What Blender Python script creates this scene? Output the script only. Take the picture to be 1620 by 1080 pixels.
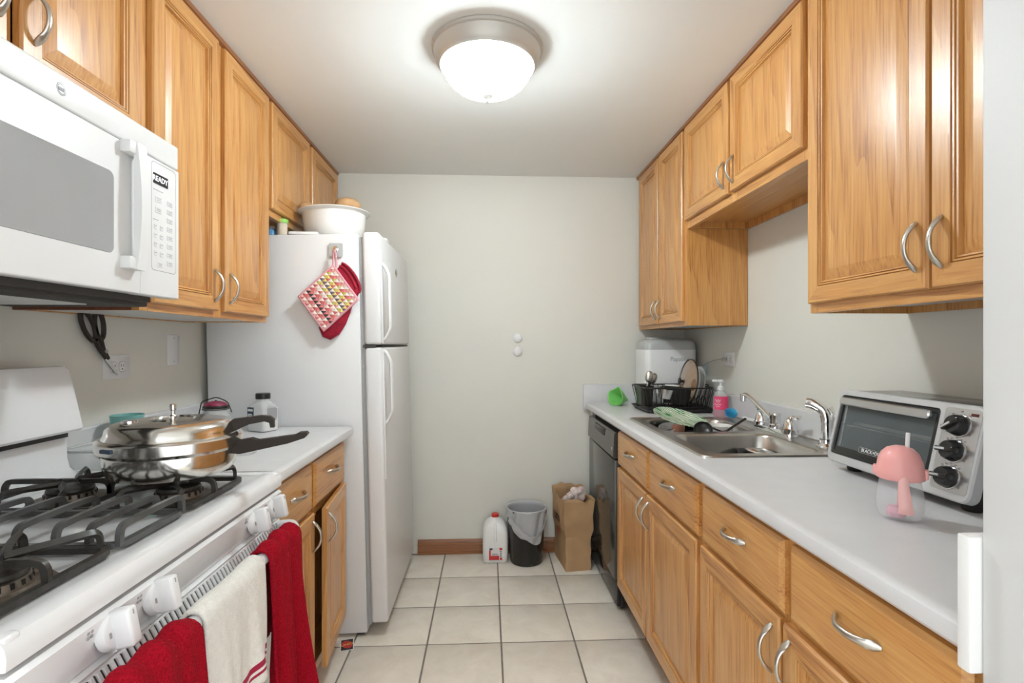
import bpy, bmesh, math, random
from math import sin, cos, pi, radians as R
from mathutils import Vector, Matrix

for o in list(bpy.data.objects):
    bpy.data.objects.remove(o, do_unlink=True)
sc = bpy.context.scene
COL = sc.collection
random.seed(7)

# ------------------------------------------------------------------ camera
FPX = 817.0
cam_d = bpy.data.cameras.new('camera'); cam = bpy.data.objects.new('camera', cam_d); COL.objects.link(cam)
cam_d.sensor_width = 36.0; cam_d.lens = FPX / 1620 * 36
cam_d.shift_y = 5.0 / 1620; cam_d.clip_start = 0.02
cam.location = (0, 0, 1.265)
cam.rotation_euler = (R(90), 0, -math.atan(39 / FPX))
sc.camera = cam

# ------------------------------------------------------------------ world, exposure
w = bpy.data.worlds.new('world'); sc.world = w; w.use_nodes = True
bg = w.node_tree.nodes['Background']
bg.inputs[0].default_value = (0.96, 0.99, 1.0, 1); bg.inputs[1].default_value = 1.35
sc.view_settings.view_transform = 'Standard'; sc.view_settings.look = 'None'
sc.view_settings.gamma = 1; sc.view_settings.use_curve_mapping = False
sc.view_settings.exposure = 0.7
LAMP_STRENGTH = 19.5     # glow of the frosted dome
BULB_WATTS = 26.0       # bulb inside the dome

# ------------------------------------------------------------------ helpers
class MB:
    def __init__(s): s.v = []; s.f = []; s.m = []
    def add(s, vs, fs, mi=0):
        n = len(s.v); s.v += [tuple(p) for p in vs]
        for q in fs: s.f.append([i + n for i in q]); s.m.append(mi)
        return s
    def xf(s, M, start=0):
        s.v[start:] = [tuple(M @ Vector(p)) for p in s.v[start:]]; return s
    def box(s, x0, x1, y0, y1, z0, z1, b=0, seg=2, mi=0):
        if x0 > x1: x0, x1 = x1, x0
        if y0 > y1: y0, y1 = y1, y0
        if z0 > z1: z0, z1 = z1, z0
        vs = [(x0,y0,z0),(x1,y0,z0),(x1,y1,z0),(x0,y1,z0),(x0,y0,z1),(x1,y0,z1),(x1,y1,z1),(x0,y1,z1)]
        fs = [(0,3,2,1),(4,5,6,7),(0,1,5,4),(1,2,6,5),(2,3,7,6),(3,0,4,7)]
        if b <= 0: return s.add(vs, fs, mi)
        bm = bmesh.new(); bv = [bm.verts.new(p) for p in vs]
        for q in fs: bm.faces.new([bv[i] for i in q])
        b = min(b, .49 * min(x1-x0, y1-y0, z1-z0))
        bmesh.ops.bevel(bm, geom=list(bm.edges), offset=b, segments=seg, profile=.5, affect='EDGES')
        bm.verts.index_update()
        s.add([v.co[:] for v in bm.verts], [[v.index for v in f.verts] for f in bm.faces], mi); bm.free(); return s
    def lathe(s, prof, seg=24, c=(0,0,0), axis='z', mi=0, cap0=False, cap1=False):
        vs = []; fs = []; rows = []
        for r, z in prof:
            if r < 1e-6: rows.append([len(vs)]); vs.append((0,0,z))
            else:
                rows.append(list(range(len(vs), len(vs)+seg)))
                vs += [(r*cos(2*pi*k/seg), r*sin(2*pi*k/seg), z) for k in range(seg)]
        for a, b in zip(rows, rows[1:]):
            for k in range(seg):
                k2 = (k+1) % seg
                if len(a) == 1 and len(b) == 1: continue
                if len(a) == 1: fs.append((a[0], b[k2], b[k]))
                elif len(b) == 1: fs.append((a[k], a[k2], b[0]))
                else: fs.append((a[k], a[k2], b[k2], b[k]))
        if cap0 and len(rows[0]) > 1: fs.append(rows[0][::-1])
        if cap1 and len(rows[-1]) > 1: fs.append(rows[-1])
        if axis == 'y': vs = [(x, z, -y) for x, y, z in vs]        # +z -> +y
        if axis == '-y': vs = [(x, -z, y) for x, y, z in vs]
        if axis == 'x': vs = [(z, y, -x) for x, y, z in vs]
        return s.add([(x+c[0], y+c[1], z+c[2]) for x, y, z in vs], fs, mi)
    def cyl(s, c, r, h, seg=20, axis='z', mi=0, r2=None, b=0):
        r2 = r if r2 is None else r2
        p = [(r, 0), (r2, h)] if b <= 0 else [(r-b, 0), (r, b), (r2, h-b), (r2-b, h)]
        return s.lathe(p, seg, c, axis, mi, True, True)
    def tube(s, pts, r, seg=8, closed=False, mi=0, up=(0,0,1), caps=True):
        P = [Vector(p) for p in pts]; n = len(P)
        rr = r if isinstance(r, list) else [r]*n
        tans = []
        for i in range(n):
            a = P[(i-1) % n] if (closed or i > 0) else P[i]; b = P[(i+1) % n] if (closed or i < n-1) else P[i]
            t = (b-a); tans.append(t.normalized() if t.length > 1e-9 else Vector((0,0,1)))
        u = Vector(up); u = u - tans[0]*u.dot(tans[0])
        if u.length < 1e-3: u = tans[0].orthogonal()
        u.normalize(); vs = []
        for i in range(n):
            t = tans[i]; u = u - t*u.dot(t)
            if u.length < 1e-6: u = t.orthogonal()
            u.normalize(); w_ = t.cross(u)
            ra, rb = rr[i] if isinstance(rr[i], tuple) else (rr[i], rr[i])
            for k in range(seg):
                a = 2*pi*(k+.5)/seg; vs.append(tuple(P[i] + u*(ra*cos(a)) + w_*(rb*sin(a))))
        fs = []
        for i in range(n if closed else n-1):
            j = (i+1) % n
            for k in range(seg): fs.append((i*seg+k, i*seg+(k+1) % seg, j*seg+(k+1) % seg, j*seg+k))
        if caps and not closed: fs.append(list(range(seg))[::-1]); fs.append([(n-1)*seg+k for k in range(seg)])
        return s.add(vs, fs, mi)
    def prism(s, out, lo, hi, axis='y', mi=0):
        n = len(out)
        def pt(p, d): return {'y': (p[0], d, p[1]), 'x': (d, p[0], p[1]), 'z': (p[0], p[1], d)}[axis]
        vs = [pt(p, lo) for p in out] + [pt(p, hi) for p in out]
        fs = [(i, (i+1) % n, n+(i+1) % n, n+i) for i in range(n)] + [list(range(n))[::-1], list(range(n, 2*n))]
        return s.add(vs, fs, mi)
    def grid(s, fn, nu, nv, mi=0, wrapu=False):
        vs = []; fs = []
        cu = nu if wrapu else nu+1
        for j in range(nv+1):
            for i in range(cu): vs.append(fn(i/nu, j/nv))
        for j in range(nv):
            for i in range(nu):
                i2 = (i+1) % cu
                fs.append((j*cu+i, j*cu+i2, (j+1)*cu+i2, (j+1)*cu+i))
        return s.add(vs, fs, mi)
    def loft(s, loops, mi=0, cap0=False, cap1=False):
        n = len(loops[0]); vs = [p for l in loops for p in l]; fs = []
        for j in range(len(loops)-1):
            for k in range(n): fs.append((j*n+k, j*n+(k+1) % n, (j+1)*n+(k+1) % n, (j+1)*n+k))
        if cap0: fs.append(list(range(n))[::-1])
        if cap1: fs.append([(len(loops)-1)*n+k for k in range(n)])
        return s.add(vs, fs, mi)
    def rings(s, w_, h, prof, cap=False, mv=0, mh=0):
        """stacked rectangular rings (inset, y) on a w x h front in the xz plane; side quads mv, top/bottom quads mh"""
        vs = []
        for i, y in prof: vs += [(i,y,i),(w_-i,y,i),(w_-i,y,h-i),(i,y,h-i)]
        base = len(s.v); s.v += vs
        for a in range(len(prof)-1):
            for k in range(4):
                k2 = (k+1) % 4
                s.f.append([base+a*4+k, base+a*4+k2, base+(a+1)*4+k2, base+(a+1)*4+k]); s.m.append(mh if k in (0,2) else mv)
        if cap:
            a = (len(prof)-1)*4; s.f.append([base+a, base+a+1, base+a+2, base+a+3]); s.m.append(mv)
        return s
    def mesh(s, name, mats, ang=35):
        me = bpy.data.meshes.new(name); me.from_pydata(s.v, [], s.f)
        for m in (mats if isinstance(mats, (list, tuple)) else [mats]): me.materials.append(M[m])
        me.polygons.foreach_set('material_index', s.m)
        bm = bmesh.new(); bm.from_mesh(me); bmesh.ops.recalc_face_normals(bm, faces=bm.faces); bm.to_mesh(me); bm.free()
        me.polygons.foreach_set('use_smooth', [True]*len(me.polygons))
        me.set_sharp_from_angle(angle=R(ang)); me.update()
        return me

def rrect(x0, x1, y0, y1, r, n=5):
    p = []
    for cx, cy, a0 in ((x1-r,y0+r,-90),(x1-r,y1-r,0),(x0+r,y1-r,90),(x0+r,y0+r,180)):
        for k in range(n+1):
            a = R(a0 + 90*k/n); p.append((cx+r*cos(a), cy+r*sin(a)))
    return p
def at_z(loop, z): return [(x, y, z) for x, y in loop]
def at_y(loop, y): return [(x, y, z) for x, z in loop]
def smoothpath(pts, n=6):
    P = [Vector(p) for p in pts]; out = []
    for i in range(len(P)-1):
        p0 = P[max(i-1,0)]; p1 = P[i]; p2 = P[i+1]; p3 = P[min(i+2, len(P)-1)]
        for k in range(n):
            t = k/n
            out.append(.5*((2*p1)+(p2-p0)*t+(2*p0-5*p1+4*p2-p3)*t*t+(-p0+3*p1-3*p2+p3)*t**3))
    out.append(P[-1]); return [tuple(q) for q in out]

def T(name, label, cat, loc=(0,0,0), rot=(0,0,0), group=None):
    o = bpy.data.objects.new(name, None); COL.objects.link(o)
    o.location = loc; o.rotation_euler = rot; o.empty_display_size = .05
    o['label'] = label; o['category'] = cat
    if group: o['group'] = group
    return o
def link(name, me, parent=None, loc=(0,0,0), rot=(0,0,0)):
    o = bpy.data.objects.new(name, me); COL.objects.link(o)
    o.parent = parent; o.location = loc; o.rotation_euler = rot; return o
def part(name, mb, mats, parent, loc=(0,0,0), rot=(0,0,0), ang=35, label=None):
    o = link(name, mb.mesh(name, mats, ang), parent, loc, rot)
    if label: o['label'] = label
    return o
def solo(name, mb, mats, label, cat, loc=(0,0,0), rot=(0,0,0), group=None, ang=35):
    o = link(name, mb.mesh(name, mats, ang), None, loc, rot); o['label'] = label; o['category'] = cat
    if group: o['group'] = group
    return o
def struct(name, mb, mats, ang=35):
    o = link(name, mb.mesh(name, mats, ang)); o['kind'] = 'structure'; return o
def solid(o, t, off=0):
    m = o.modifiers.new('solid', 'SOLIDIFY'); m.thickness = t; m.offset = off; return o
def text(name, s, size, mat, parent, loc, rot=(R(90),0,0), ext=.0002, align='CENTER', sx=1.0):
    cu = bpy.data.curves.new(name, 'FONT'); cu.body = s; cu.size = size; cu.align_x = align; cu.align_y = 'CENTER'; cu.extrude = ext; cu.resolution_u = 3
    to = bpy.data.objects.new('tmp', cu); COL.objects.link(to)
    me = bpy.data.meshes.new_from_object(to.evaluated_get(bpy.context.evaluated_depsgraph_get()))
    bpy.data.objects.remove(to, do_unlink=True)
    me.materials.clear(); me.materials.append(M[mat])
    o = link(name, me, parent, loc, rot); o.scale = (sx, 1, 1); return o

# ------------------------------------------------------------------ materials
M = {}
def nn(nt, t, **kw):
    n = nt.nodes.new(t)
    for k, v in kw.items(): setattr(n, k, v)
    return n
def mat(name, col, rough=.5, metal=0, spec=.5, var=0, vscale=8, bump=0, bscale=60, trans=0, ior=1.45, emit=0, alpha=1, coat=0, stretch=None, col2=None, sheen=0, rvar=0):
    m = bpy.data.materials.new(name); m.use_nodes = True; M[name] = m
    nt = m.node_tree; p = nt.nodes['Principled BSDF']
    p.inputs['Base Color'].default_value = (*col, 1); p.inputs['Roughness'].default_value = rough
    p.inputs['Metallic'].default_value = metal; p.inputs['Specular IOR Level'].default_value = spec
    p.inputs['IOR'].default_value = ior; p.inputs['Transmission Weight'].default_value = trans
    p.inputs['Alpha'].default_value = alpha; p.inputs['Coat Weight'].default_value = coat
    p.inputs['Sheen Weight'].default_value = sheen
    if emit: p.inputs['Emission Color'].default_value = (*col, 1); p.inputs['Emission Strength'].default_value = emit
    if var or bump or rvar or col2:
        tc = nn(nt, 'ShaderNodeTexCoord'); mp = nn(nt, 'ShaderNodeMapping')
        if stretch: mp.inputs['Scale'].default_value = stretch
        nt.links.new(tc.outputs['Object'], mp.inputs[0])
    if var or col2:
        no = nn(nt, 'ShaderNodeTexNoise'); no.inputs['Scale'].default_value = vscale; no.inputs['Detail'].default_value = 5
        nt.links.new(mp.outputs[0], no.inputs[0])
        rp = nn(nt, 'ShaderNodeValToRGB'); e = rp.color_ramp.elements; e[0].position = .3; e[1].position = .7
        a = col2 if col2 else tuple(c*(1-var) for c in col)
        e[0].color = (*a, 1); e[1].color = (*(min(1, c*(1+var)) for c in col), 1)
        nt.links.new(no.outputs[0], rp.inputs[0]); nt.links.new(rp.outputs[0], p.inputs['Base Color'])
        if rvar:
            mr = nn(nt, 'ShaderNodeMapRange'); mr.inputs['To Min'].default_value = max(0, rough-rvar); mr.inputs['To Max'].default_value = rough+rvar
            nt.links.new(no.outputs[0], mr.inputs[0]); nt.links.new(mr.outputs[0], p.inputs['Roughness'])
    if bump:
        nb = nn(nt, 'ShaderNodeTexNoise'); nb.inputs['Scale'].default_value = bscale; nb.inputs['Detail'].default_value = 3
        nt.links.new(mp.outputs[0], nb.inputs[0])
        bn = nn(nt, 'ShaderNodeBump'); bn.inputs['Strength'].default_value = bump; bn.inputs['Distance'].default_value = .004
        nt.links.new(nb.outputs[0], bn.inputs['Height']); nt.links.new(bn.outputs[0], p.inputs['Normal'])
    return m

def wood(name, along, cols=((.27,.098,.020),(.50,.228,.060),(.61,.33,.106)), rough=.34):
    m = bpy.data.materials.new(name); m.use_nodes = True; M[name] = m
    nt = m.node_tree; p = nt.nodes['Principled BSDF']; L = nt.links.new
    tc = nn(nt, 'ShaderNodeTexCoord'); oi = nn(nt, 'ShaderNodeObjectInfo')
    ml = nn(nt, 'ShaderNodeMath', operation='MULTIPLY'); ml.inputs[1].default_value = 9.0; L(oi.outputs['Random'], ml.inputs[0])
    ad = nn(nt, 'ShaderNodeVectorMath', operation='ADD'); L(tc.outputs['Object'], ad.inputs[0]); L(ml.outputs[0], ad.inputs[1])
    def mapped(s):
        mp = nn(nt, 'ShaderNodeMapping'); mp.inputs['Scale'].default_value = {'z': (1,1,s), 'x': (s,1,1), 'y': (1,s,1)}[along]
        L(ad.outputs[0], mp.inputs[0]); return mp
    a = mapped(.11); wv = nn(nt, 'ShaderNodeTexWave', wave_type='BANDS', bands_direction='DIAGONAL', wave_profile='SAW')
    wv.inputs['Scale'].default_value = 9; wv.inputs['Distortion'].default_value = 9; wv.inputs['Detail'].default_value = 2; wv.inputs['Detail Scale'].default_value = .9
    L(a.outputs[0], wv.inputs[0])
    b = mapped(.035); n1 = nn(nt, 'ShaderNodeTexNoise'); n1.inputs['Scale'].default_value = 190; n1.inputs['Detail'].default_value = 4; L(b.outputs[0], n1.inputs[0])
    c = mapped(.2); n2 = nn(nt, 'ShaderNodeTexNoise'); n2.inputs['Scale'].default_value = 7; n2.inputs['Detail'].default_value = 3; L(c.outputs[0], n2.inputs[0])
    def mul(x, k):
        q = nn(nt, 'ShaderNodeMath', operation='MULTIPLY'); L(x, q.inputs[0]); q.inputs[1].default_value = k; return q.outputs[0]
    def add(x, y):
        q = nn(nt, 'ShaderNodeMath', operation='ADD'); L(x, q.inputs[0]); L(y, q.inputs[1]); return q.outputs[0]
    fac = add(add(mul(wv.outputs['Fac'], .15), mul(n1.outputs[0], .70)), mul(n2.outputs[0], .26))
    rp = nn(nt, 'ShaderNodeValToRGB'); e = rp.color_ramp.elements
    e[0].position = .34; e[0].color = (*cols[0],1); e[1].position = .74; e[1].color = (*cols[2],1)
    q = e.new(.50); q.color = (*cols[1],1)
    L(fac, rp.inputs[0]); L(rp.outputs[0], p.inputs['Base Color'])
    p.inputs['Roughness'].default_value = rough; p.inputs['Coat Weight'].default_value = .5; p.inputs['Coat Roughness'].default_value = .34
    bn = nn(nt, 'ShaderNodeBump'); bn.inputs['Strength'].default_value = .12; bn.inputs['Distance'].default_value = .002
    L(n1.outputs[0], bn.inputs['Height']); L(bn.outputs[0], p.inputs['Normal'])

wood('oak_v', 'z'); wood('oak_h', 'x'); wood('oak_run', 'y', ((.13,.045,.014),(.24,.088,.026),(.32,.125,.04)))
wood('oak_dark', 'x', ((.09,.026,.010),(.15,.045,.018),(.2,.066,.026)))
wood('baseboard_wood', 'x', ((.15,.050,.015),(.25,.090,.028),(.31,.12,.04)))
mat('wall_paint', (.665,.655,.595), .62, var=.03, vscale=1.4, bump=.04, bscale=130)
mat('ceiling_paint', (.80,.80,.775), .7, var=.02, vscale=1.2, bump=.05, bscale=110)
mat('jamb_paint', (.60,.605,.60), .55, bump=.03, bscale=60)
mat('grout', (.21,.19,.165), .9, var=.2, vscale=30)
mat('white_enamel', (.76,.765,.77), .16, spec=.5, coat=.4)
mat('white_plastic', (.74,.745,.745), .32)
mat('white_matte', (.76,.76,.75), .5)
mat('fridge_white', (.70,.705,.705), .34, bump=.05, bscale=400)
mat('laminate', (.60,.60,.605), .28, var=.03, vscale=14)
mat('chrome', (.78,.78,.79), .10, metal=1)
mat('nickel', (.58,.56,.52), .30, metal=1)
mat('stainless', (.50,.485,.46), .30, metal=1, rvar=.06, var=.06, vscale=3)
mat('pot_steel', (.68,.66,.62), .15, metal=1, var=.10, vscale=9)
mat('oven_steel', (.60,.60,.60), .24, metal=.9)
mat('silver_plastic', (.55,.555,.56), .36, metal=.25)
mat('cast_iron', (.030,.027,.023), .40, spec=.5, var=.45, vscale=35, bump=.1, bscale=90)
mat('iron_grey', (.075,.075,.073), .32, spec=.6, var=.3, vscale=22)
mat('burner_metal', (.18,.15,.12), .45, metal=.7, var=.4, vscale=40)
mat('black_plastic', (.016,.015,.014), .35)
mat('bakelite', (.026,.019,.014), .5, spec=.3)
mat('black_gloss', (.02,.02,.02), .10, spec=.6)
mat('dishwasher_black', (.050,.047,.041), .14, spec=.55)
mat('dark_void', (.012,.010,.009), .9)
mat('gap_dark', (.05,.047,.042), .8)
mat('gasket', (.36,.36,.355), .6)
mat('screen_grey', (.33,.335,.34), .22, var=.03, vscale=6)
mat('mark_grey', (.33,.33,.34), .6)
mat('mark_dark', (.06,.06,.065), .6)
mat('button_pale', (.68,.685,.69), .4)
mat('display_black', (.02,.02,.024), .2)
mat('display_glow', (.95,.97,1.0), .4, emit=.9)
mat('melamine', (.60,.60,.59), .5)
mat('oven_glass', (.16,.19,.195), .06, spec=.6, alpha=.42)
mat('clear_glass', (.93,.95,.95), .04, alpha=.24, spec=.7)
mat('clear_plastic', (.88,.90,.91), .12, alpha=.30, spec=.6)
mat('frosted_plastic', (.46,.47,.465), .3)
mat('red_terry', (.30,.0025,.012), .95, var=.30, vscale=330, bump=1.0, bscale=260, spec=.15)
mat('white_terry', (.74,.72,.67), .92, var=.05, vscale=90, bump=.7, bscale=300)
mat('stripe_red', (.34,.012,.05), .9, bump=.5, bscale=300)
mat('lavender', (.42,.40,.62), .8)
mat('teal', (.20,.47,.44), .4)
mat('red_mitt', (.30,.003,.022), .8, var=.25, vscale=40, bump=.3, bscale=120)
mat('pink_binding', (.66,.33,.36), .85, bump=.3, bscale=300)
mat('quilt_pink', (.62,.17,.17), .85); mat('quilt_rose', (.70,.36,.34), .85); mat('quilt_yellow', (.60,.52,.16), .85)
mat('quilt_white', (.74,.66,.60), .85); mat('quilt_dark', (.055,.055,.06), .85); mat('quilt_violet', (.17,.13,.20), .85)
mat('potato', (.42,.25,.12), .7, var=.3, vscale=14, bump=.3, bscale=50)
mat('green_lid', (.25,.52,.10), .4); mat('toothpick', (.62,.47,.28), .7, var=.3, vscale=160, stretch=(1,1,.1))
mat('blue_plastic', (.10,.28,.50), .3); mat('paper_white', (.74,.74,.73), .6)
mat('jug_white', (.76,.76,.74), .38); mat('cap_red', (.55,.03,.02), .35)
mat('label_red', (.55,.03,.03), .5); mat('label_white', (.72,.68,.68), .5); mat('label_navy', (.03,.055,.09), .5)
mat('can_black', (.02,.018,.015), .22)
mat('liner_film', (.66,.67,.69), .30, alpha=.62, spec=.6)
mat('kraft', (.43,.265,.135), .75, var=.10, vscale=10, bump=.2, bscale=35)
mat('kraft_print', (.045,.018,.012), .75); mat('kraft_print_red', (.25,.035,.02), .75)
mat('wrapper', (.80,.77,.75), .55, col2=(.60,.40,.36), vscale=45)
mat('green_silicone', (.22,.60,.16), .45)
mat('pink_plastic', (.82,.38,.36), .28); mat('pink_light', (.82,.46,.44), .35); mat('pink_weight', (.78,.36,.46), .4)
mat('sippy_clear', (.88,.88,.90), .10, alpha=.26, spec=.6)
mat('straw', (.70,.70,.69), .3)
mat('soap_liquid', (.48,.02,.09), .2); mat('soap_label', (.72,.06,.16), .4)
mat('brush_blue', (.08,.50,.78), .6)
mat('ceramic', (.78,.77,.74), .16); mat('ceramic_rim', (.12,.09,.07), .3)
mat('brown_glaze', (.16,.055,.03), .22, var=.3, vscale=20); mat('brown_inside', (.20,.07,.035), .35)
mat('pale_blue', (.52,.66,.70), .4)
mat('foil', (.62,.62,.62), .25, metal=.9, var=.3, vscale=60)
mat('lid_tan', (.42,.25,.12), .18, alpha=.55, spec=.6)
mat('salt', (.80,.80,.79), .7); mat('olive_black', (.020,.020,.014), .3)
mat('plum', (.28,.03,.08), .5, var=.4, vscale=60)
mat('amber_lens', (.10,.02,.015), .2); mat('copper', (.55,.20,.07), .3, metal=.8)
mat('card_black', (.012,.012,.012), .4); mat('card_red', (.5,.02,.02), .4); mat('card_yellow', (.75,.55,.05), .4)
mat('lamp_rim', (.50,.485,.45), .40, metal=.35)
mat('lamp_glass', (.89,.98,1.02), .4, emit=LAMP_STRENGTH, alpha=.5)

def leaf_plate():
    m = mat('leaf_plate', (.72,.76,.66), .2); nt = m.node_tree; p = nt.nodes['Principled BSDF']; L = nt.links.new
    tc = nn(nt, 'ShaderNodeTexCoord'); v = nn(nt, 'ShaderNodeTexVoronoi'); v.inputs['Scale'].default_value = 17
    wv = nn(nt, 'ShaderNodeTexWave', bands_direction='DIAGONAL'); wv.inputs['Scale'].default_value = 28; wv.inputs['Distortion'].default_value = 9; wv.inputs['Detail Scale'].default_value = .6
    L(tc.outputs['Object'], v.inputs[0]); L(tc.outputs['Object'], wv.inputs[0])
    mx = nn(nt, 'ShaderNodeMath', operation='MULTIPLY'); L(v.outputs['Distance'], mx.inputs[0]); L(wv.outputs['Fac'], mx.inputs[1])
    rp = nn(nt, 'ShaderNodeValToRGB'); e = rp.color_ramp.elements; e[0].position = .10; e[0].color = (.045,.22,.06,1); e[1].position = .30; e[1].color = (.70,.76,.64,1)
    L(mx.outputs[0], rp.inputs[0]); L(rp.outputs[0], p.inputs['Base Color'])
leaf_plate()
def tile_mat():
    m = mat('tile', (.60,.55,.47), .33); nt = m.node_tree; p = nt.nodes['Principled BSDF']; L = nt.links.new
    tc = nn(nt, 'ShaderNodeTexCoord'); oi = nn(nt, 'ShaderNodeObjectInfo')
    ml = nn(nt, 'ShaderNodeMath', operation='MULTIPLY'); ml.inputs[1].default_value = 20; L(oi.outputs['Random'], ml.inputs[0])
    ad = nn(nt, 'ShaderNodeVectorMath', operation='ADD'); L(tc.outputs['Object'], ad.inputs[0]); L(ml.outputs[0], ad.inputs[1])
    n1 = nn(nt, 'ShaderNodeTexNoise'); n1.inputs['Scale'].default_value = 9; n1.inputs['Detail'].default_value = 7; n1.inputs['Roughness'].default_value = .65; n1.inputs['Distortion'].default_value = .6
    L(ad.outputs[0], n1.inputs[0])
    rp = nn(nt, 'ShaderNodeValToRGB'); e = rp.color_ramp.elements; e[0].position = .3; e[0].color = (.68,.62,.53,1); e[1].position = .68; e[1].color = (.80,.75,.665,1)
    L(n1.outputs[0], rp.inputs[0]); L(rp.outputs[0], p.inputs['Base Color'])
    bn = nn(nt, 'ShaderNodeBump'); bn.inputs['Strength'].default_value = .12; bn.inputs['Distance'].default_value = .003; L(n1.outputs[0], bn.inputs['Height']); L(bn.outputs[0], p.inputs['Normal'])
tile_mat()

# ------------------------------------------------------------------ the room
XL, XR, YB, ZC = -1.222, 1.222, 3.15, 2.295
struct('floor', MB().box(-2.2, 2.2, -.5, YB+.1, -.06, -.0022), 'grout')
fl = bpy.data.objects['floor']
PT = .3135
tile_me = MB().box(-.1535, .1535, -.1535, .1535, -.012, 0, b=.003, seg=2).mesh('tile', 'tile')
tile_cut = {}
for i in range(-4, 4):
    for j in range(0, 12):
        x0 = .059 + i*PT; y1 = 2.822 + PT - j*PT
        xa, xb = x0+.0032, x0+PT-.0032
        ya, yb = y1-PT+.0032, y1-.0032
        link('tile', tile_me, fl, ((xa+xb)/2, (ya+yb)/2, random.uniform(-.0006, .0004)))
struct('wall_back', MB().box(XL-.1, XR+.1, YB, YB+.1, 0, ZC+.05), 'wall_paint')
struct('wall_left', MB().box(XL-.1, XL, .44, YB, 0, ZC+.05), 'wall_paint')
struct('wall_right', MB().box(XR, XR+.1, .60, YB, 0, ZC+.05), 'wall_paint')
struct('ceiling', MB().box(-2.2, 2.2, -.5, YB+.1, ZC, ZC+.06), 'ceiling_paint')
struct('wall_front_right', MB().box(.602, 2.2, .44, .602, 0, ZC, b=.004), 'jamb_paint')
struct('wall_front_left', MB().box(-2.2, -.70, .45, .60, 0, ZC, b=.004), 'jamb_paint')
bb = [(0,0),(-.020,0),(-.020,.014),(-.013,.018),(-.013,.052),(-.018,.056),(-.018,.062),(-.012,.066),(-.012,.072),(-.009,.082),(0,.086)]
struct('baseboard_back', MB().prism([(YB+y, z) for y, z in bb], -.42, .612, 'x'), 'baseboard_wood')
struct('trim_1', MB().prism([(-.905,ZC),(-.890,ZC),(-.893,ZC-.012),(-.905,ZC-.018)], .61, YB, 'y'), 'oak_run')
struct('trim_2', MB().prism([(.932,ZC),(.917,ZC),(.920,ZC-.012),(.932,ZC-.018)], .61, YB, 'y'), 'oak_run')

# ------------------------------------------------------------------ ceiling lamp
lamp = T('ceiling_lamp', 'round flush-mount ceiling lamp with glowing white dome and metal rim', 'ceiling lamp', (0, 1.80, ZC))
part('rim', MB().lathe([(.188,0),(.193,-.006),(.192,-.014),(.186,-.018),(.184,-.024),(.180,-.045),(.172,-.058),(.168,-.062),(.164,-.066),(.158,-.066),(.156,-.060)], 64), 'lamp_rim', lamp)
part('glass_dome', MB().lathe([(.158,-.060),(.156,-.072),(.148,-.092),(.132,-.115),(.108,-.135),(.078,-.150),(.045,-.159),(0,-.163)], 48), 'lamp_glass', lamp)
bl = bpy.data.lights.new('bulb', 'POINT'); bl.energy = BULB_WATTS; bl.color = (.89,.98,1.02); bl.shadow_soft_size = .045
bo_ = bpy.data.objects.new('bulb', bl); COL.objects.link(bo_); bo_.parent = lamp; bo_.location = (0, 0, -.085)
fin = part('finial', MB().lathe([(0,-.158),(.020,-.160),(.019,-.166),(.010,-.173),(.006,-.178),(.007,-.183),(.004,-.188),(0,-.189)], 20), 'lamp_rim', lamp)

# ------------------------------------------------------------------ cabinets
def pull_mesh(vert):
    L, n = .052, 16; pts = []; rad = []
    for k in range(n+1):
        t = -1 + 2*k/n
        out = .028*(1-abs(t)**2.2)
        wd = .0060 + .0030*math.exp(-((abs(t)-.80)/.18)**2) - .003*(abs(t) > .97)
        pts.append((t*L, -out, 0)); rad.append((wd, .0040))
    if vert: pts = [(0, y, x) for x, y, z in pts]
    return MB().tube(pts, rad, 8, up=(0,0,1) if not vert else (1,0,0)).mesh('handle', 'nickel', 60)
PV, PH = pull_mesh(True), pull_mesh(False)
DOOR_PROF = [(0,0),(0,-.013),(.0035,-.018),(.0455,-.018),(.047,-.0125),(.0485,-.0165),(.0520,-.0160),(.0535,-.0105),(.0550,-.0140),(.0585,-.0132),(.061,-.006),(.061,-.004)]
def door(parent, x0, x1, z0, z1, hx=None, hz=None, y=0, rot=0, hinge='l', label=None):
    w_, h = x1-x0, z1-z0
    if hinge == 'r': loc = (x1, y, z0); off = -w_
    else: loc = (x0, y, z0); off = 0
    mb = MB().rings(w_, h, DOOR_PROF, mv=0, mh=1); mb.rings(w_, h, [(0,0),(.061,-.0005)], mv=0, mh=1); mb.v = [(a+off, b, c) for a, b, c in mb.v]
    d = part('door', mb, ['oak_v','oak_h'], parent, loc, (0,0,rot), 25)
    if label: d['label'] = label
    i = .061
    pm = MB().rings(w_-2*i, h-2*i, [(0,-.003),(0,-.0055),(.026,-.0125),(.028,-.0128)], cap=True, mv=0, mh=0); pm.v = [(a+i+off, b, c+i) for a, b, c in pm.v]
    part('panel', pm, 'oak_v', d, ang=12)
    if hx is not None: link('handle', PV, d, (hx-x0+off, -.018, hz-z0))
    return d
def drawer(parent, x0, x1, z0, z1, y=0):
    w_, h = x1-x0, z1-z0
    d = part('drawer', MB().rings(w_, h, [(0,0),(0,-.010),(.010,-.018),(.0105,-.018)], cap=True, mv=0, mh=0), ['oak_h'], parent, (x0, y, z0), ang=20)
    link('handle', PH, d, (w_/2, -.018, h*.58)); return d
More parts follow.
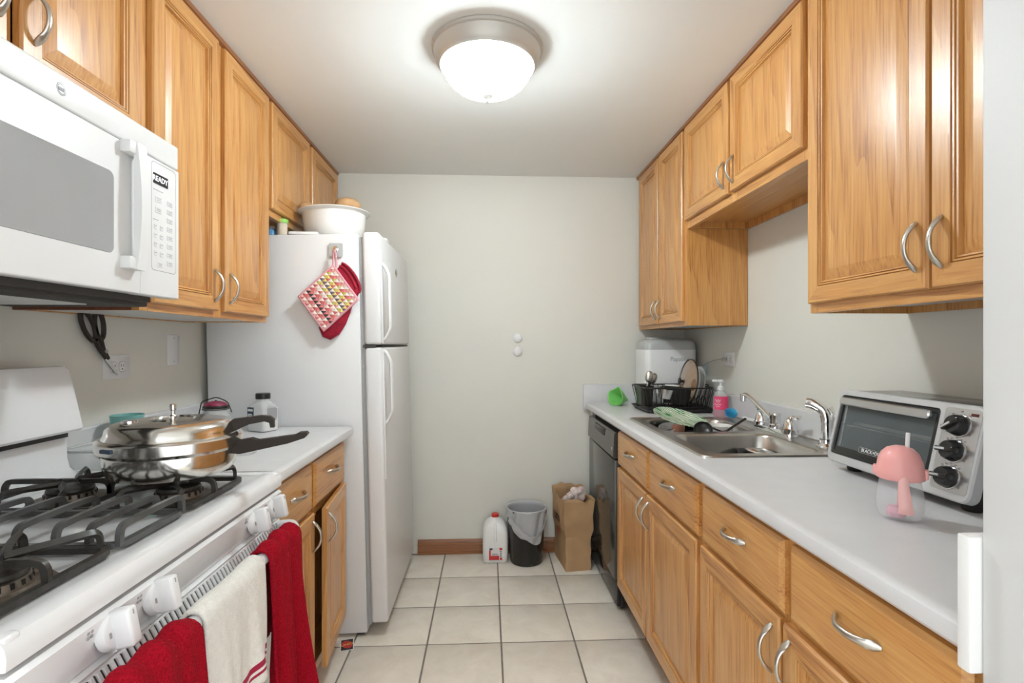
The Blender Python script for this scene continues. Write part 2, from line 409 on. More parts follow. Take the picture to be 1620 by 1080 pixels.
def cabinet(name, label, loc, rz, W, D, z0, z1, stiles, rails, bottom='oak_h', shelf=None, group=None, recess=.03, ends=('oak_v','oak_v')):
    """local: x along the front, -y to the room, face frame front at y=0; stiles (x0,x1,z0,z1), rails alike"""
    c = T(name, label, 'cabinet', loc, (0,0,rz), group)
    t = .016
    part('side_panel', MB().box(0, t, .019, D, z0, z1), ends[0], c); part('side_panel', MB().box(W-t, W, .019, D, z0, z1), ends[1], c)
    part('back_panel', MB().box(t, W-t, D-.008, D, z0, z1), 'oak_v', c)
    part('bottom_panel', MB().box(t, W-t, .019, D-.008, z0+recess, z0+recess+t), bottom, c)
    if z0 > 1: part('top_panel', MB().box(t, W-t, .019, D-.008, z1-t, z1), 'oak_h', c)
    mb = MB()
    for a, b, e, g in stiles: mb.box(a, b, 0, .019, e, g, mi=0)
    for a, b, e, g in rails: mb.box(a, b, 0.0004, .019, e, g, mi=1)
    part('face_frame', mb, ['oak_v','oak_h'], c)
    return c
RL, RR = R(90), R(-90)
UB = 1.355
# left, above microwave: y .625..1.385
W = .76
c = cabinet('wall_cabinet', 'short oak wall cabinet directly above the white microwave', (-.905, .625, 0), RL, W, .315, 1.779, ZC,
    [(0,.04,1.779,ZC),(W-.022,W,1.779,ZC),(W/2-.02,W/2+.02,1.779,ZC)], [(.04,W/2-.02,1.779,1.81),(W/2+.02,W-.022,1.779,1.81),(.04,W/2-.02,ZC-.04,ZC),(W/2+.02,W-.022,ZC-.04,ZC)], recess=.002)
door(c, .02, .376, 1.79, ZC-.024, .346, 1.905); door(c, .404, W-.014, 1.79, ZC-.024, .432, 1.905)
# left tall pair: y 1.388..2.158
W = .772
c = cabinet('wall_cabinet', 'tall two-door oak wall cabinet between the microwave and the refrigerator', (-.905, 1.388, 0), RL, W, .315, UB, ZC,
    [(0,.035,UB,ZC),(W-.035,W,UB,ZC),(W/2-.025,W/2+.025,UB,ZC)], [(.035,W/2-.025,UB,UB+.035),(W/2+.025,W-.035,UB,UB+.035),(.035,W/2-.025,ZC-.04,ZC),(W/2+.025,W-.035,ZC-.04,ZC)], bottom='melamine', recess=.004, ends=('oak_dark','oak_v'))
door(c, .030, .368, UB+.022, ZC-.024, .340, 1.458); door(c, .412, W-.012, UB+.022, ZC-.024, .440, 1.458)
# left, above refrigerator: y 2.162..3.13
W = .972; zf = 1.80
c = cabinet('wall_cabinet', 'short oak wall cabinet above the refrigerator and the white bowl', (-.905, 2.162, 0), RL, W, .315, zf, ZC,
    [(0,.035,zf,ZC),(W-.035,W,zf,ZC),(W/2-.025,W/2+.025,zf,ZC)], [(.035,W/2-.025,zf,zf+.04),(W/2+.025,W-.035,zf,zf+.04),(.035,W/2-.025,ZC-.04,ZC),(W/2+.025,W-.035,ZC-.04,ZC)], recess=.02)
door(c, .022, .470, zf+.03, ZC-.024); door(c, .512, W-.016, zf+.03, ZC-.024)
# right A (far): y 3.13..2.368  local x = 3.13 - y
W = .765
c = cabinet('wall_cabinet', 'tall narrow-door oak wall cabinet in the far right corner above the bottle sterilizer', (.932, 3.133, 0), RR, W, .288, UB, ZC,
    [(0,.035,UB,ZC),(W-.035,W,UB,ZC),(W/2-.02,W/2+.02,UB,ZC)], [(.035,W/2-.02,UB,UB+.035),(W/2+.02,W-.035,UB,UB+.035),(.035,W/2-.02,ZC-.04,ZC),(W/2+.02,W-.035,ZC-.04,ZC)], bottom='melamine', recess=.006)
door(c, .05, .392, UB+.02, ZC-.024, .366, 1.452); door(c, .414, .738, UB+.02, ZC-.024, .440, 1.452)
# right B (over sink): y 2.366..1.45
W = .914; zb = 1.805
c = cabinet('wall_cabinet', 'short two-door oak wall cabinet bridging the gap above the sink', (.932, 2.366, 0), RR, W, .288, zb, ZC,
    [(0,.035,zb,ZC),(W-.035,W,zb,ZC),(W/2-.022,W/2+.022,zb,ZC)], [(.035,W/2-.022,zb,zb+.04),(W/2+.022,W-.035,zb,zb+.04),(.035,W/2-.022,ZC-.04,ZC),(W/2+.022,W-.035,ZC-.04,ZC)], recess=.032)
door(c, .004, .436, zb+.035, ZC-.024, .408, zb+.115); door(c, .456, .902, zb+.035, ZC-.024, .484, zb+.115)
# right C (near): y 1.448..0.64
W = .842
c = cabinet('wall_cabinet', 'tall oak wall cabinet nearest the camera, above the toaster oven', (.932, 1.448, 0), RR, W, .288, UB, ZC,
    [(0,.035,UB,ZC),(W-.035,W,UB,ZC)], [(.035,W-.035,UB,UB+.035),(.035,W-.035,ZC-.04,ZC)], bottom='melamine', recess=.02)
door(c, .012, .415, UB+.026, ZC-.024, .388, UB+.118); door(c, .424, W-.01, UB+.026, ZC-.024, .450, UB+.118)

# base cabinets
def base(label, loc, rz, W, ds, drs, mid=True, ajar=None):
    s = [(0,.035,.105,.874),(W-.035,W,.105,.874)]; mx = W/2
    if mid: s.append((mx-.02,mx+.02,.105,.874))
    else: s.append((mx-.02,mx+.02,.66,.874))
    c = cabinet('base_cabinet', label, loc, rz, W, .57, .105, .874, s,
        [(.035,mx-.02,.105,.135),(mx+.02,W-.035,.105,.135),(.035,mx-.02,.668,.712),(mx+.02,W-.035,.668,.712),(.035,mx-.02,.845,.874),(mx+.02,W-.035,.845,.874)] + ([] if mid else [(mx-.02,mx+.02,.105,.135)]), bottom='oak_h', recess=.01)
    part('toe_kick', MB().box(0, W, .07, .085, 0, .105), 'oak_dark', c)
    for a, b in drs: drawer(c, a, b, .703, .858)
    for k, (a, b, hx) in enumerate(ds):
        if ajar == k: door(c, a, b, .128, .688, hx, .612, rot=R(4.5), hinge='r', label='cabinet door standing slightly ajar')
        else: door(c, a, b, .128, .688, hx, .612)
    return c
base('oak base cabinet with a door ajar, between the stove and the refrigerator', (-.61, 1.466, 0), RL, .764, [(.02,.340,.318),(.382,.735,.408)], [(.022,.318),(.345,.712)], mid=False, ajar=1)
base('oak base cabinet under the sink, next to the dark dishwasher', (.630, 2.418, 0), RR, .952, [(.006,.440,.412),(.452,.924,.478)], [(.012,.464),(.482,.930)])
base('oak base cabinet nearest the camera, under the pink sippy cup', (.630, 1.463, 0), RR, .840, [(.0,.404,.378),(.418,.83,.444)], [(.012,.414),(.440,.834)])

# ------------------------------------------------------------------ countertops
def counter_profile(sgn, xe, xw):
    p = [(xw,.876),(xe+.023,.876),(xe+.006,.877),(xe,.884),(xe-.001,.897),(xe+.002,.907),(xe+.010,.913),(xe+.02,.9145),(xw-.034,.914),(xw-.026,.917),(xw-.022,.926),(xw-.022,1.012),(xw-.018,1.017),(xw,1.017)]
    return [(sgn*x, z) for x, z in p]
ct = T('countertop', 'pale grey laminate countertop along the right wall, holding the sink', 'countertop', (0,0,0))
P0 = counter_profile(1, .597, XR)
mb = MB()
for a, b in ((.621,1.586),(2.405,3.128)): mb.prism(P0, a, b, 'y')
mb.prism([(.69,.876)] + P0[1:8] + [(.69,.914)], 1.586, 2.405, 'y'); mb.prism([(1.18,.876),(1.18,.914)] + P0[8:] + [(XR,.876)], 1.586, 2.405, 'y')
part('worktop', mb, 'laminate', ct)
part('side_splash', MB().box(.586, 1.2, 3.128, 3.149, .866, 1.022, b=.003), 'laminate', ct)
part('side_splash', MB().box(.588, 1.2, .603, .621, .862, 1.03, b=.003), 'white_matte', ct)
ct = T('countertop', 'short pale laminate countertop between stove and refrigerator', 'countertop', (0,0,0))
part('worktop', MB().prism(counter_profile(-1, .575, -XL), 1.462, 2.243, 'y'), 'laminate', ct)

# ------------------------------------------------------------------ refrigerator
fr = T('refrigerator', 'white top-freezer refrigerator in the left far corner', 'refrigerator', (-.513, 2.262, .018), (R(-1.35), 0, RL))
FW = .785
part('cabinet_body', MB().box(0, FW, .006, .655, 0, 1.728, b=.006), 'fridge_white', fr)
part('door_gasket', MB().box(.012, FW-.012, -.012, .004, .03, 1.715), 'gasket', fr)
fd = part('freezer_door', MB().box(-.004, FW, -.085, -.012, 1.246, 1.735, b=.014, seg=4), 'fridge_white', fr)
rd = part('refrigerator_door', MB().box(-.004, FW, -.085, -.012, .04, 1.234, b=.014, seg=4), 'fridge_white', fr)
def grip(z0, z1, tail0, tail1):
    pts = [(.022,-.084,z0),(.022,-.100,z0+.012),(.022,-.116,z0+.045)] + [(.022,-.120,z0+.06+(z1-z0-.12)*k/5) for k in range(6)] + [(.022,-.116,z1-.045),(.022,-.100,z1-.012),(.022,-.084,z1)]
    mb = MB().tube(smoothpath(pts, 4), (lambda n: [(.016,.008)]*n)(len(smoothpath(pts, 4))), 10, up=(1,0,0))
    mb.box(.004, .026, -.092, -.084, tail0, tail1, b=.003); return mb
part('handle', grip(1.262, 1.60, 1.25, 1.66), 'white_plastic', fd)
part('handle', grip(.90, 1.222, .66, 1.228), 'white_plastic', rd)
part('badge', MB().lathe([(0,-.003),(.019,-.003),(.023,0)], 24, (.40,-.0855,1.61), 'y'), 'chrome', fd, label='round chrome maker badge')
part('badge_center', MB().lathe([(0,-.004),(.014,-.004),(.014,-.002)], 20, (.40,-.0855,1.61), 'y'), 'gasket', fd)
part('hinge_cover', MB().box(.20,.26,-.080,-.03,1.733,1.750,b=.006), 'white_plastic', fr)
part('center_hinge', MB().box(.0, .05, -.06, -.005, 1.234, 1.246).box(.05, FW, -.075, -.02, 1.2365, 1.2435), 'gap_dark', fr)
part('toe_grille', MB().box(.01, FW-.01, .02, .05, -.012, .05, b=.004), 'gap_dark', fr)
for x in (.05, FW-.05): part('foot', MB().cyl((x, .05, -.0165), .018, .02), 'black_plastic', fr)
for x in (.05, FW-.05): part('foot', MB().cyl((x, .60, -.002), .018, .006), 'black_plastic', fr)

# ------------------------------------------------------------------ microwave
mw = T('microwave', 'white over-the-range microwave mounted above the stove', 'microwave', (-.83, .625, 1.382), (0,0,RL))
MWW, MH = .757, .394
part('housing', MB().box(0, MWW, .004, .388, .004, MH, b=.003), 'white_plastic', mw)
part('vent_base', MB().box(.02, MWW-.03, .03, .36, -.022, .006, b=.004).box(.02, MWW-.06, .005, .035, -.012, .006), 'gap_dark', mw)
part('light_panel', MB().box(.05, .62, .10, .30, -.0245, -.020), 'melamine', mw)
part('top_strip', MB().box(0, MWW, -.028, .004, .334, MH, b=.005, seg=3), 'white_plastic', mw)
md = part('door', MB().box(0, .608, -.030, 0, 0, .331, b=.004, seg=3), 'white_plastic', mw)
part('window', MB().loft([at_y(rrect(.045,.521,.078,.253,.014), -.0301), at_y(rrect(.046,.520,.079,.252,.013), -.0312), at_y(rrect(.050,.516,.083,.248,.012), -.0306)], cap1=True), 'screen_grey', md)
hb = MB()
hb.box(.540, .590, -.052, -.028, .050, .078, b=.004).box(.540, .590, -.052, -.028, .305, .333, b=.004)
hb.prism([(-.046,.050),(-.054,.050)] + [(-.054-.010*sin(pi*k/10), .050+.283*k/10) for k in range(1,10)] + [(-.054,.333),(-.046,.333)], .560, .590, 'x')
part('handle', hb, 'white_plastic', md)
cp = part('control_panel', MB().box(.610, MWW, -.030, .004, 0, .331, b=.004, seg=3), 'white_plastic', mw)
part('keypad_frame', MB().loft([at_y(rrect(.645,.742,.062,.324,.010), -.0301), at_y(rrect(.6465,.7405,.0635,.3225,.009), -.0303)]), 'mark_grey', cp)
part('display', MB().box(.652, .708, -.0312, -.029, .272, .297), 'display_black', cp)
text('display_text', 'READY', .018, 'display_glow', cp, (.678, -.0313, .2845))
kb = []
def button(x, z, w_, h):
    part('button', MB().loft([at_y(rrect(x-w_/2,x+w_/2,z-h/2,z+h/2,.003,2), -.0300), at_y(rrect(x-w_/2+.001,x+w_/2-.001,z-h/2+.001,z+h/2-.001,.002,2), -.0312)], cap1=True), 'button_pale', cp)
    kb.append((x, z, w_))
for r in range(2): button(.672, .236-.026*r, .026, .016); 
for r in range(8): button(.717, .236-.0215*r, .024, .013)
for r in range(4):
    button(.661, .168-.0215*r, .012, .013); button(.684, .168-.0215*r, .014, .013)
button(.677, .078, .022, .014)
mk = MB()
for x, z, w_ in kb:
    mk.box(x-w_*.3, x+w_*.3, -.0314, -.0310, z+.001, z+.0026)
    if w_ > .02: mk.box(x-w_*.25, x+w_*.25, -.0314, -.0310, z-.003, z-.0015)
mk.box(.652, .69, -.0304, -.0299, .2565, .258); mk.box(.652, .672, -.0304, -.0299, .1845, .186)
part('key_print', mk, 'mark_grey', cp)
part('emblem', MB().lathe([(.011,-.001),(.012,-.0005)], 24, (.387,-.0285,.364), 'y').lathe([(.0085,-.001),(.0095,-.0005)], 24, (.387,-.0285,.364), 'y').box(.381,.393,-.0292,-.0285,.361,.367), 'mark_grey', mw)

# ------------------------------------------------------------------ gas range  (local x = y-.65, -y = +X, front of body y=0 at X=-.575)
rg = T('gas_range', 'white gas range with black cast-iron grates along the left wall', 'stove', (-.575, .636, 0), (0,0,RL))
RW = .816
part('body', MB().box(0, RW, .02, .625, .05, .868, b=.004), 'white_enamel', rg)
top = MB().prism([(.045,.911),(.030,.916),(.010,.9165),(-.001,.913),(-.007,.904),(-.009,.892),(-.008,.878),(.02,.874),(.59,.874),(.59,.920),(.57,.9165),(.55,.911)], 0, RW, 'x')
top.box(0, .028, -.004, .57, .876, .9165, b=.006, seg=3).box(RW-.028, RW, -.004, .57, .876, .9165, b=.006, seg=3)
part('cooktop', top, 'white_enamel', rg)
part('control_panel', MB().prism([(.02,.868),(-.003,.868),(-.010,.862),(.002,.800),(.02,.798)], .004, RW-.004, 'x'), 'white_enamel', rg)
def knob(x):
    # panel slope: face from y=-.010,z=.862 to y=.002,z=.800
    tilt = R(-11)
    k = MB().lathe([(.030,0),(.030,-.004),(.027,-.012),(.024,-.014),(0,-.0145)], 28, axis='y')
    k.box(-.0105, .0105, -.040, -.006, -.029, .029, b=.005, seg=3)
    o = part('knob', k, 'white_plastic', rg, (x, -.0045, .834), (tilt, 0, 0))
    part('knob_mark', MB().box(-.001, .001, -.0406, -.0395, .017, .024).box(-.0195,-.016,-.0155,-.0125,-.006,.002), 'mark_grey', o)
    return o
KX = (.172, .277, .650, .755)
for x in KX: knob(x)
for x in KX:
    part('tick_mark', MB().box(x-.0006, x+.0006, -.0103, -.0085, .852, .860), 'mark_grey', rg)
    for dx, dz in ((-.048,.010),(-.048,.003),(-.041,.010),(-.041,.003)): part('burner_symbol', MB().box(x+dx, x+dx+.004, -.0092, -.006, .842+dz, .846+dz), 'mark_grey', rg)
# oven door with vent slots
od = part('oven_door', MB().box(.006, RW-.006, -.022, .018, .245, .752, b=.008, seg=3).prism([(.018,.750),(-.022,.750),(-.020,.757),(-.004,.789),(-.006,.794),(.002,.798),(.018,.798)], .006, RW-.006, 'x'), 'white_enamel', rg)
part('oven_window', MB().box(.17, RW-.17, -.0235, -.015, .38, .62, b=.003), 'black_gloss', od)
Mv = Matrix.Translation((0,-.0125,.772)) @ Matrix.Rotation(R(-26.6), 4, 'X')
part('vent_recess', MB().box(.03, RW-.03, -.0012, .003, -.0145, .0150).xf(Mv), 'gap_dark', od)
n = 56; fin_me = MB().box(-.0040, .0040, -.0045, .002, -.0155, .0160, b=.0012, seg=1).xf(Mv).mesh('vent_slat', 'white_enamel')
for k in range(n): link('vent_slat', fin_me, od, (.036 + (RW-.072)*k/(n-1), 0, 0))
hp = [(.045,-.020,.782),(.048,-.050,.785),(.075,-.068,.787)] + [(.11+(RW-.22)*k/6,-.074,.788) for k in range(7)] + [(RW-.075,-.068,.787),(RW-.048,-.050,.785),(RW-.045,-.020,.782)]
part('oven_handle', MB().tube(smoothpath(hp, 4), .0145, 12), 'white_enamel', od)
part('storage_drawer', MB().box(.006, RW-.006, -.016, .018, .06, .235, b=.006), 'white_enamel', rg)
for x in (.04, RW-.04): part('foot', MB().cyl((x, .06, 0), .018, .052), 'black_plastic', rg)
for x in (.04, RW-.04): part('foot', MB().cyl((x, .56, 0), .018, .052), 'black_plastic', rg)
# backguard
part('riser', MB().prism([(.50,.912),(.535,.920),(.552,.935),(.558,.96),(.560,1.020),(.63,1.020),(.63,.90),(.50,.90)], .002, RW-.002, 'x'), 'white_enamel', rg)
bgd = [(.524,1.034),(.520,1.040),(.522,1.05),(.556,1.196),(.564,1.206),(.585,1.208),(.625,1.200),(.628,1.034)]
bgm = MB(); lo = [(y, z) for y, z in bgd]
bgm.loft([[(x, y, z) for y, z in [(yy+(.575-yy)*s, zz+(1.12-zz)*s) for yy, zz in lo]] for x, s in ((-.010,.10),(-.006,.02),(.004,0),(RW-.004,0),(RW+.002,.01),(RW+.006,.06))], cap0=True, cap1=True)
part('backguard', bgm, 'white_enamel', rg)
part('backguard_gap', MB().box(.012, RW-.012, .548, .62, 1.018, 1.040), 'black_plastic', rg)
# burners
def burner(x, y):
    b = part('burner', MB().lathe([(.078,.9115),(.076,.914),(.056,.915),(.050,.918),(.046,.930),(.040,.932),(0,.932)], 28, (x, y, 0)), 'burner_metal', rg)
    part('burner_cap', MB().lathe([(.043,.932),(.045,.936),(.043,.941),(.036,.943),(0,.944)], 28, (x, y, 0)), 'cast_iron', b)
    nt_ = MB()
    for k in range(20):
        a = 2*pi*k/20; nt_.box(-.0025, .0025, .0445, .0485, .920, .930).xf(Matrix.Translation((x, y, 0)) @ Matrix.Rotation(a, 4, 'Z'), len(nt_.v)-8)
    part('burner_ports', nt_, 'black_plastic', b)
BX = (.135, .590); BY = (.135, .375)
for x in BX:
    for y in BY: burner(x, y)
# grates: one over each pair of burners + a bridging grate with long bars in the middle
ZF, ZT = .921, .954
def bar(mb, pts, w_=.0062, h=.0085): mb.tube(pts, [(h, w_)]*len(pts), 4, up=(0,0,1))
def grate(x0, x1, y0, y1, cx):
    fr_ = MB(); loop = rrect(x0, x1, y0, y1, .02, 3); fr_.tube(at_z(loop, ZF), [(.007,.008)]*len(loop), 4, closed=True)
    ym = (y0+y1)/2; bar(fr_, [(x0, ym, ZF), (x1, ym, ZF)], .007, .007)
    go = part('grate', fr_, 'cast_iron', rg, ang=50)
    for cy in BY:
        ya, yb = (y0, ym) if cy < ym else (ym, y1)
        for s_ in (-1, 1):                       # V-shaped supports from both sides, tip at the burner
            ex = x1 if s_ > 0 else x0
            tip = (cx + s_*.022, cy, ZT-.001)
            for d in (-1, 1):
                ey = cy + d*.062
                f = MB(); bar(f, smoothpath([(ex,ey,ZF),(ex-s_*.001,ey,ZF+.018),(ex-s_*.007,ey-d*.001,ZT-.004),(ex-s_*.020,ey-d*.006,ZT),(cx+s_*.055,cy+d*.024,ZT),tip], 3), .006, .0075)
                part('finger', f, 'cast_iron', go, ang=50)
        for d in (-1, 1):
            ey = yb if d > 0 else ya
            f = MB(); bar(f, smoothpath([(cx,ey,ZF),(cx,ey-d*.001,ZF+.018),(cx,ey-d*.007,ZT-.004),(cx,ey-d*.020,ZT),(cx,cy+d*.05,ZT),(cx,cy+d*.024,ZT-.001)], 3), .006, .0075)
            part('finger', f, 'cast_iron', go, ang=50)
    return go
grate(.024, .262, .055, .520, BX[0]); grate(.480, .724, .055, .520, BX[1])
mg = MB(); loop = rrect(.279, .463, .055, .520, .018, 3); mg.tube(at_z(loop, ZF), [(.007,.009)]*len(loop), 4, closed=True)
go = part('grate', mg, 'iron_grey', rg, ang=50)
for y in (.055, .105, .160, .225, .290, .355, .42, .485):
    f = MB(); bar(f, smoothpath([(.281,y,ZF),(.281,y,ZF+.018),(.287,y,ZT-.003),(.305,y,ZT),(.37,y,ZT+.001),(.437,y,ZT),(.455,y,ZT-.003),(.461,y,ZF+.018),(.461,y,ZF)], 3), .0065, .0075)
    part('finger', f, 'iron_grey', go, ang=50)

# ------------------------------------------------------------------ towels on the oven handle (bar at X=-.501, Z=.788)
def towel(name, label, y0, y1, front, back, mats, bunch, seed, stripes=False, skew=0, r=.021, thick=.007):
    rnd = random.Random(seed); ph = [rnd.uniform(0, 6.28) for _ in range(6)]
    n, m_ = 56, 64; Lb, Lf = back, front; arc = pi*r; tot = Lb+arc+Lf
    def fn(u, v):
        s = v*tot; yy = y0 + (y1-y0)*u
        if s < Lb: x, z, hang = -r, -(Lb-s), -(Lb-s)/max(Lb, .01)
        elif s < Lb+arc:
            a = (s-Lb)/r; x, z, hang = -r*cos(a), r*sin(a), 0
        else:
            d = s-Lb-arc; x, z, hang = r, -d, d/Lf
        f = abs(hang)
        amp = bunch*(.35+.9*f)
        fold = amp*(sin(u*2*pi*2.0+ph[0]+.7*f)+.6*sin(u*2*pi*3.4+ph[1]-1.1*f)+.3*sin(u*2*pi*6+ph[2]))
        if hang >= 0: x += max(-.012, .62*fold*(.35+f) + (.012*f)) + (bunch*.4 if bunch > .01 else 0)*f
        else: x -= min(.008, abs(.12*fold))
        yc = (y0+y1)/2; yy = yc + (yy-yc)*(1-.10*f*(bunch > .01)) + .25*fold*f + skew*f*.1
        z += skew*f*(u-.5) + .002*sin(9*u+ph[3])
        if bunch > .01: z += (.006*sin(u*2*pi*3.1+ph[4]) if f < .15 else 0)*(1-f/.15 if f < .15 else 0)
        return (-.501+x, yy, .788+z)
    mb = MB(); mb.grid(fn, n, m_)
    if stripes:
        for q in range(len(mb.f)):
            j = q//n; s = (j+.5)/m_*tot - Lb - arc
            d = Lf - s
            if .018 < d < .026 or .034 < d < .042: mb.m[q] = 1
    o = solo(name, mb, mats, label, 'towel', group='towels on the oven handle', ang=80)
    solid(o, thick); return o
tr = towel('towel', 'bunched red terry towel on the oven handle, nearest the camera', .70, .885, .36, .20, ['red_terry','lavender'], .026, 3, r=.024)
towel('towel', 'white terry towel with two dark red stripes hanging on the oven handle', .905, 1.135, .215, .12, ['white_terry','stripe_red'], .007, 5, stripes=True, skew=.02)
towel('towel', 'long red towel on the oven handle, at the end by the drawers', 1.165, 1.345, .42, .22, ['red_terry','lavender'], .022, 11, r=.023)

# ------------------------------------------------------------------ pressure cooker
pc = T('pressure_cooker', 'shiny steel pressure cooker with black handles on the far front burner', 'pressure cooker', (-.745, 1.262, .9622))
part('pot', MB().lathe([(0,0),(.105,0),(.122,.004),(.131,.016),(.135,.035),(.135,.055),(.140,.060),(.146,.064),(.147,.080),(.144,.084),(.136,.085)], 56), 'pot_steel', pc)
lid = part('lid', MB().lathe([(.148,.070),(.149,.086),(.144,.090),(.136,.092),(.132,.100),(.129,.112),(.120,.121),(.10,.125),(.05,.128),(0,.129)], 56), 'pot_steel', pc)
part('valve_weight', MB().lathe([(.008,.127),(.0075,.134),(.005,.137),(.005,.147),(.0075,.149),(.008,.158),(.006,.162),(0,.163)], 16), 'pot_steel', lid)
part('safety_plug', MB().lathe([(.017,.122),(.016,.130),(.010,.131),(0,.1305)], 18, (-.07,-.045,0)), 'chrome', lid)
part('pressure_ring', MB().tube([(.045*cos(a), .045*sin(a), .1285) for a in [2*pi*k/24 for k in range(20)]], .0022, 6), 'chrome', lid)
dirv = Vector((.99, .12, 0)).normalized()
Mh = Matrix.Rotation(math.atan2(dirv.y, dirv.x), 4, 'Z')
part('pot_handle', MB().prism([(.130,.056),(.142,.072),(.175,.077),(.19,.072),(.275,.082),(.285,.088),(.302,.089),(.306,.083),(.298,.074),(.26,.062),(.20,.050),(.150,.040),(.135,.042)], -.011, .011, 'y').xf(Mh), 'bakelite', pc)
part('lid_handle', MB().prism([(.118,.112),(.130,.122),(.19,.128),(.212,.126),(.221,.118),(.222,.098),(.213,.098),(.211,.110),(.200,.114),(.165,.108),(.140,.096),(.132,.092)], -.010, .010, 'y').xf(Matrix.Rotation(R(13), 4, 'Z')), 'bakelite', lid)
part('helper_lug', MB().box(-.166,-.140,-.02,.02,.058,.066,b=.003).box(-.160,-.132,-.016,.016,.036,.060,b=.003), 'copper', pc)
part('lock_tab', MB().box(-.016,.016,-.1515,-.146,.073,.081,b=.001).xf(Matrix.Rotation(R(-22), 4, 'Z')), 'label_navy', lid)

# ------------------------------------------------------------------ things on the left counter
def cupw(prof_out, t): # closed vessel wall from outer profile
    inn = [(max(r-t, 0), z) for r, z in prof_out[::-1]]; inn[-1] = (0, prof_out[0][1]+t)
    return [(0, prof_out[0][1])] + prof_out + inn
solo('plastic_cup', MB().lathe(cupw([(.033,0),(.035,.004),(.045,.128),(.046,.130)], .002), 36), 'teal', 'teal plastic tumbler behind the pressure cooker', 'cup', (-1.135, 1.685, .9145))
tub = T('storage_tub', 'clear plastic tub beside the stove backguard, behind the cooker', 'container', (-1.08, 1.535, .9145))
part('tub_body', MB().loft([at_z(rrect(-.075,.075,-.055,.055,.03), .001), at_z(rrect(-.082,.082,-.060,.060,.033), .006), at_z(rrect(-.092,.092,-.067,.067,.036), .052), at_z(rrect(-.098,.098,-.070,.070,.04), .055)], cap0=True), 'clear_plastic', tub)
part('tub_lid', MB().loft([at_z(rrect(-.098,.098,-.070,.070,.04), .055), at_z(rrect(-.098,.098,-.070,.070,.04), .062), at_z(rrect(-.085,.085,-.058,.058,.036), .064), at_z(rrect(-.080,.080,-.054,.054,.034), .060)], cap1=True), 'clear_plastic', tub)
part('rim_band', MB().tube(at_z(rrect(-.098,.098,-.070,.070,.04), .057), .003, 6, closed=True), 'frosted_plastic', tub)
jar = T('glass_jar', 'clip-top glass jar with wire bail in the counter corner by the refrigerator', 'jar', (-1.075, 2.10, .9145))
part('glass', MB().lathe(cupw([(.050,0),(.056,.004),(.056,.045),(.050,.075),(.043,.092),(.042,.098)], .003), 36), 'clear_glass', jar)
part('contents', MB().lathe([(0,.004),(.050,.004),(.050,.030),(.03,.036),(0,.037)], 28), 'salt', jar)
jl = part('lid', MB().lathe([(0,.099),(.046,.099),(.047,.106),(.043,.111),(.03,.112)], 32), 'black_plastic', jar)
part('lid_dome', MB().lathe([(.042,.110),(.036,.120),(.018,.126),(0,.128)], 28), 'plum', jl)
part('wire_bail', MB().tube(smoothpath([(-.066,0,.070),(-.060,0,.098),(-.052,.0,.124),(-.02,0,.136),(0,0,.141),(.02,0,.136),(.045,0,.122),(.056,0,.098),(.062,0,.082)], 4), .0022, 6).tube([(0.047*cos(2*pi*k/24), .047*sin(2*pi*k/24), .096) for k in range(24)], .0018, 5, closed=True).tube([(0,-.043,.112),(0,-.02,.122),(0,0,.13),(0,.02,.122),(0,.043,.112)], .0018, 5), 'black_plastic', jar)
bt = T('salt_bottle', 'square clear bottle of white salt with black cap beside the refrigerator', 'bottle', (-.915, 2.155, .9145), (0,0,R(-25)))
sq = lambda h, r, z: at_z(rrect(-h, h, -h*.8, h*.8, r, 4), z)
part('bottle_body', MB().loft([sq(.046,.012,.0005), sq(.050,.014,.004), sq(.050,.014,.088), sq(.046,.02,.104), sq(.030,.022,.117), sq(.0265,.02,.122), sq(.0265,.02,.134)], cap0=True, cap1=True), 'clear_plastic', bt)
part('salt_fill', MB().loft([sq(.046,.012,.003), sq(.0475,.013,.006), [(x, y, .040+.25*x) for x, y, z in sq(.0475,.013,0)]], cap0=True, cap1=True), 'salt', bt)
part('cap', MB().lathe([(0,.130),(.028,.130),(.0285,.150),(.026,.153),(0,.153)], 36), 'black_plastic', bt)
lb = part('label', MB().box(-.040, -.006, -.0412, -.0402, .045, .098), 'label_navy', bt)
part('label_print', MB().box(-.037,-.010,-.0416,-.0411,.082,.091).box(-.037,-.011,-.0416,-.0411,.062,.066).box(-.037,-.014,-.0416,-.0411,.068,.072).box(-.037,-.012,-.0416,-.0411,.056,.059), 'paper_white', lb)
part('side_label', MB().box(.0502, .0508, -.026, .022, .046, .096), 'screen_grey', bt)
solo('glass_dish', MB().lathe(cupw([(.040,0),(.045,.003),(.052,.022),(.053,.024)], .003), 32), 'clear_glass', 'small clear glass dish under the long handle of the cooker', 'dish', (-.79, 1.70, .9145))

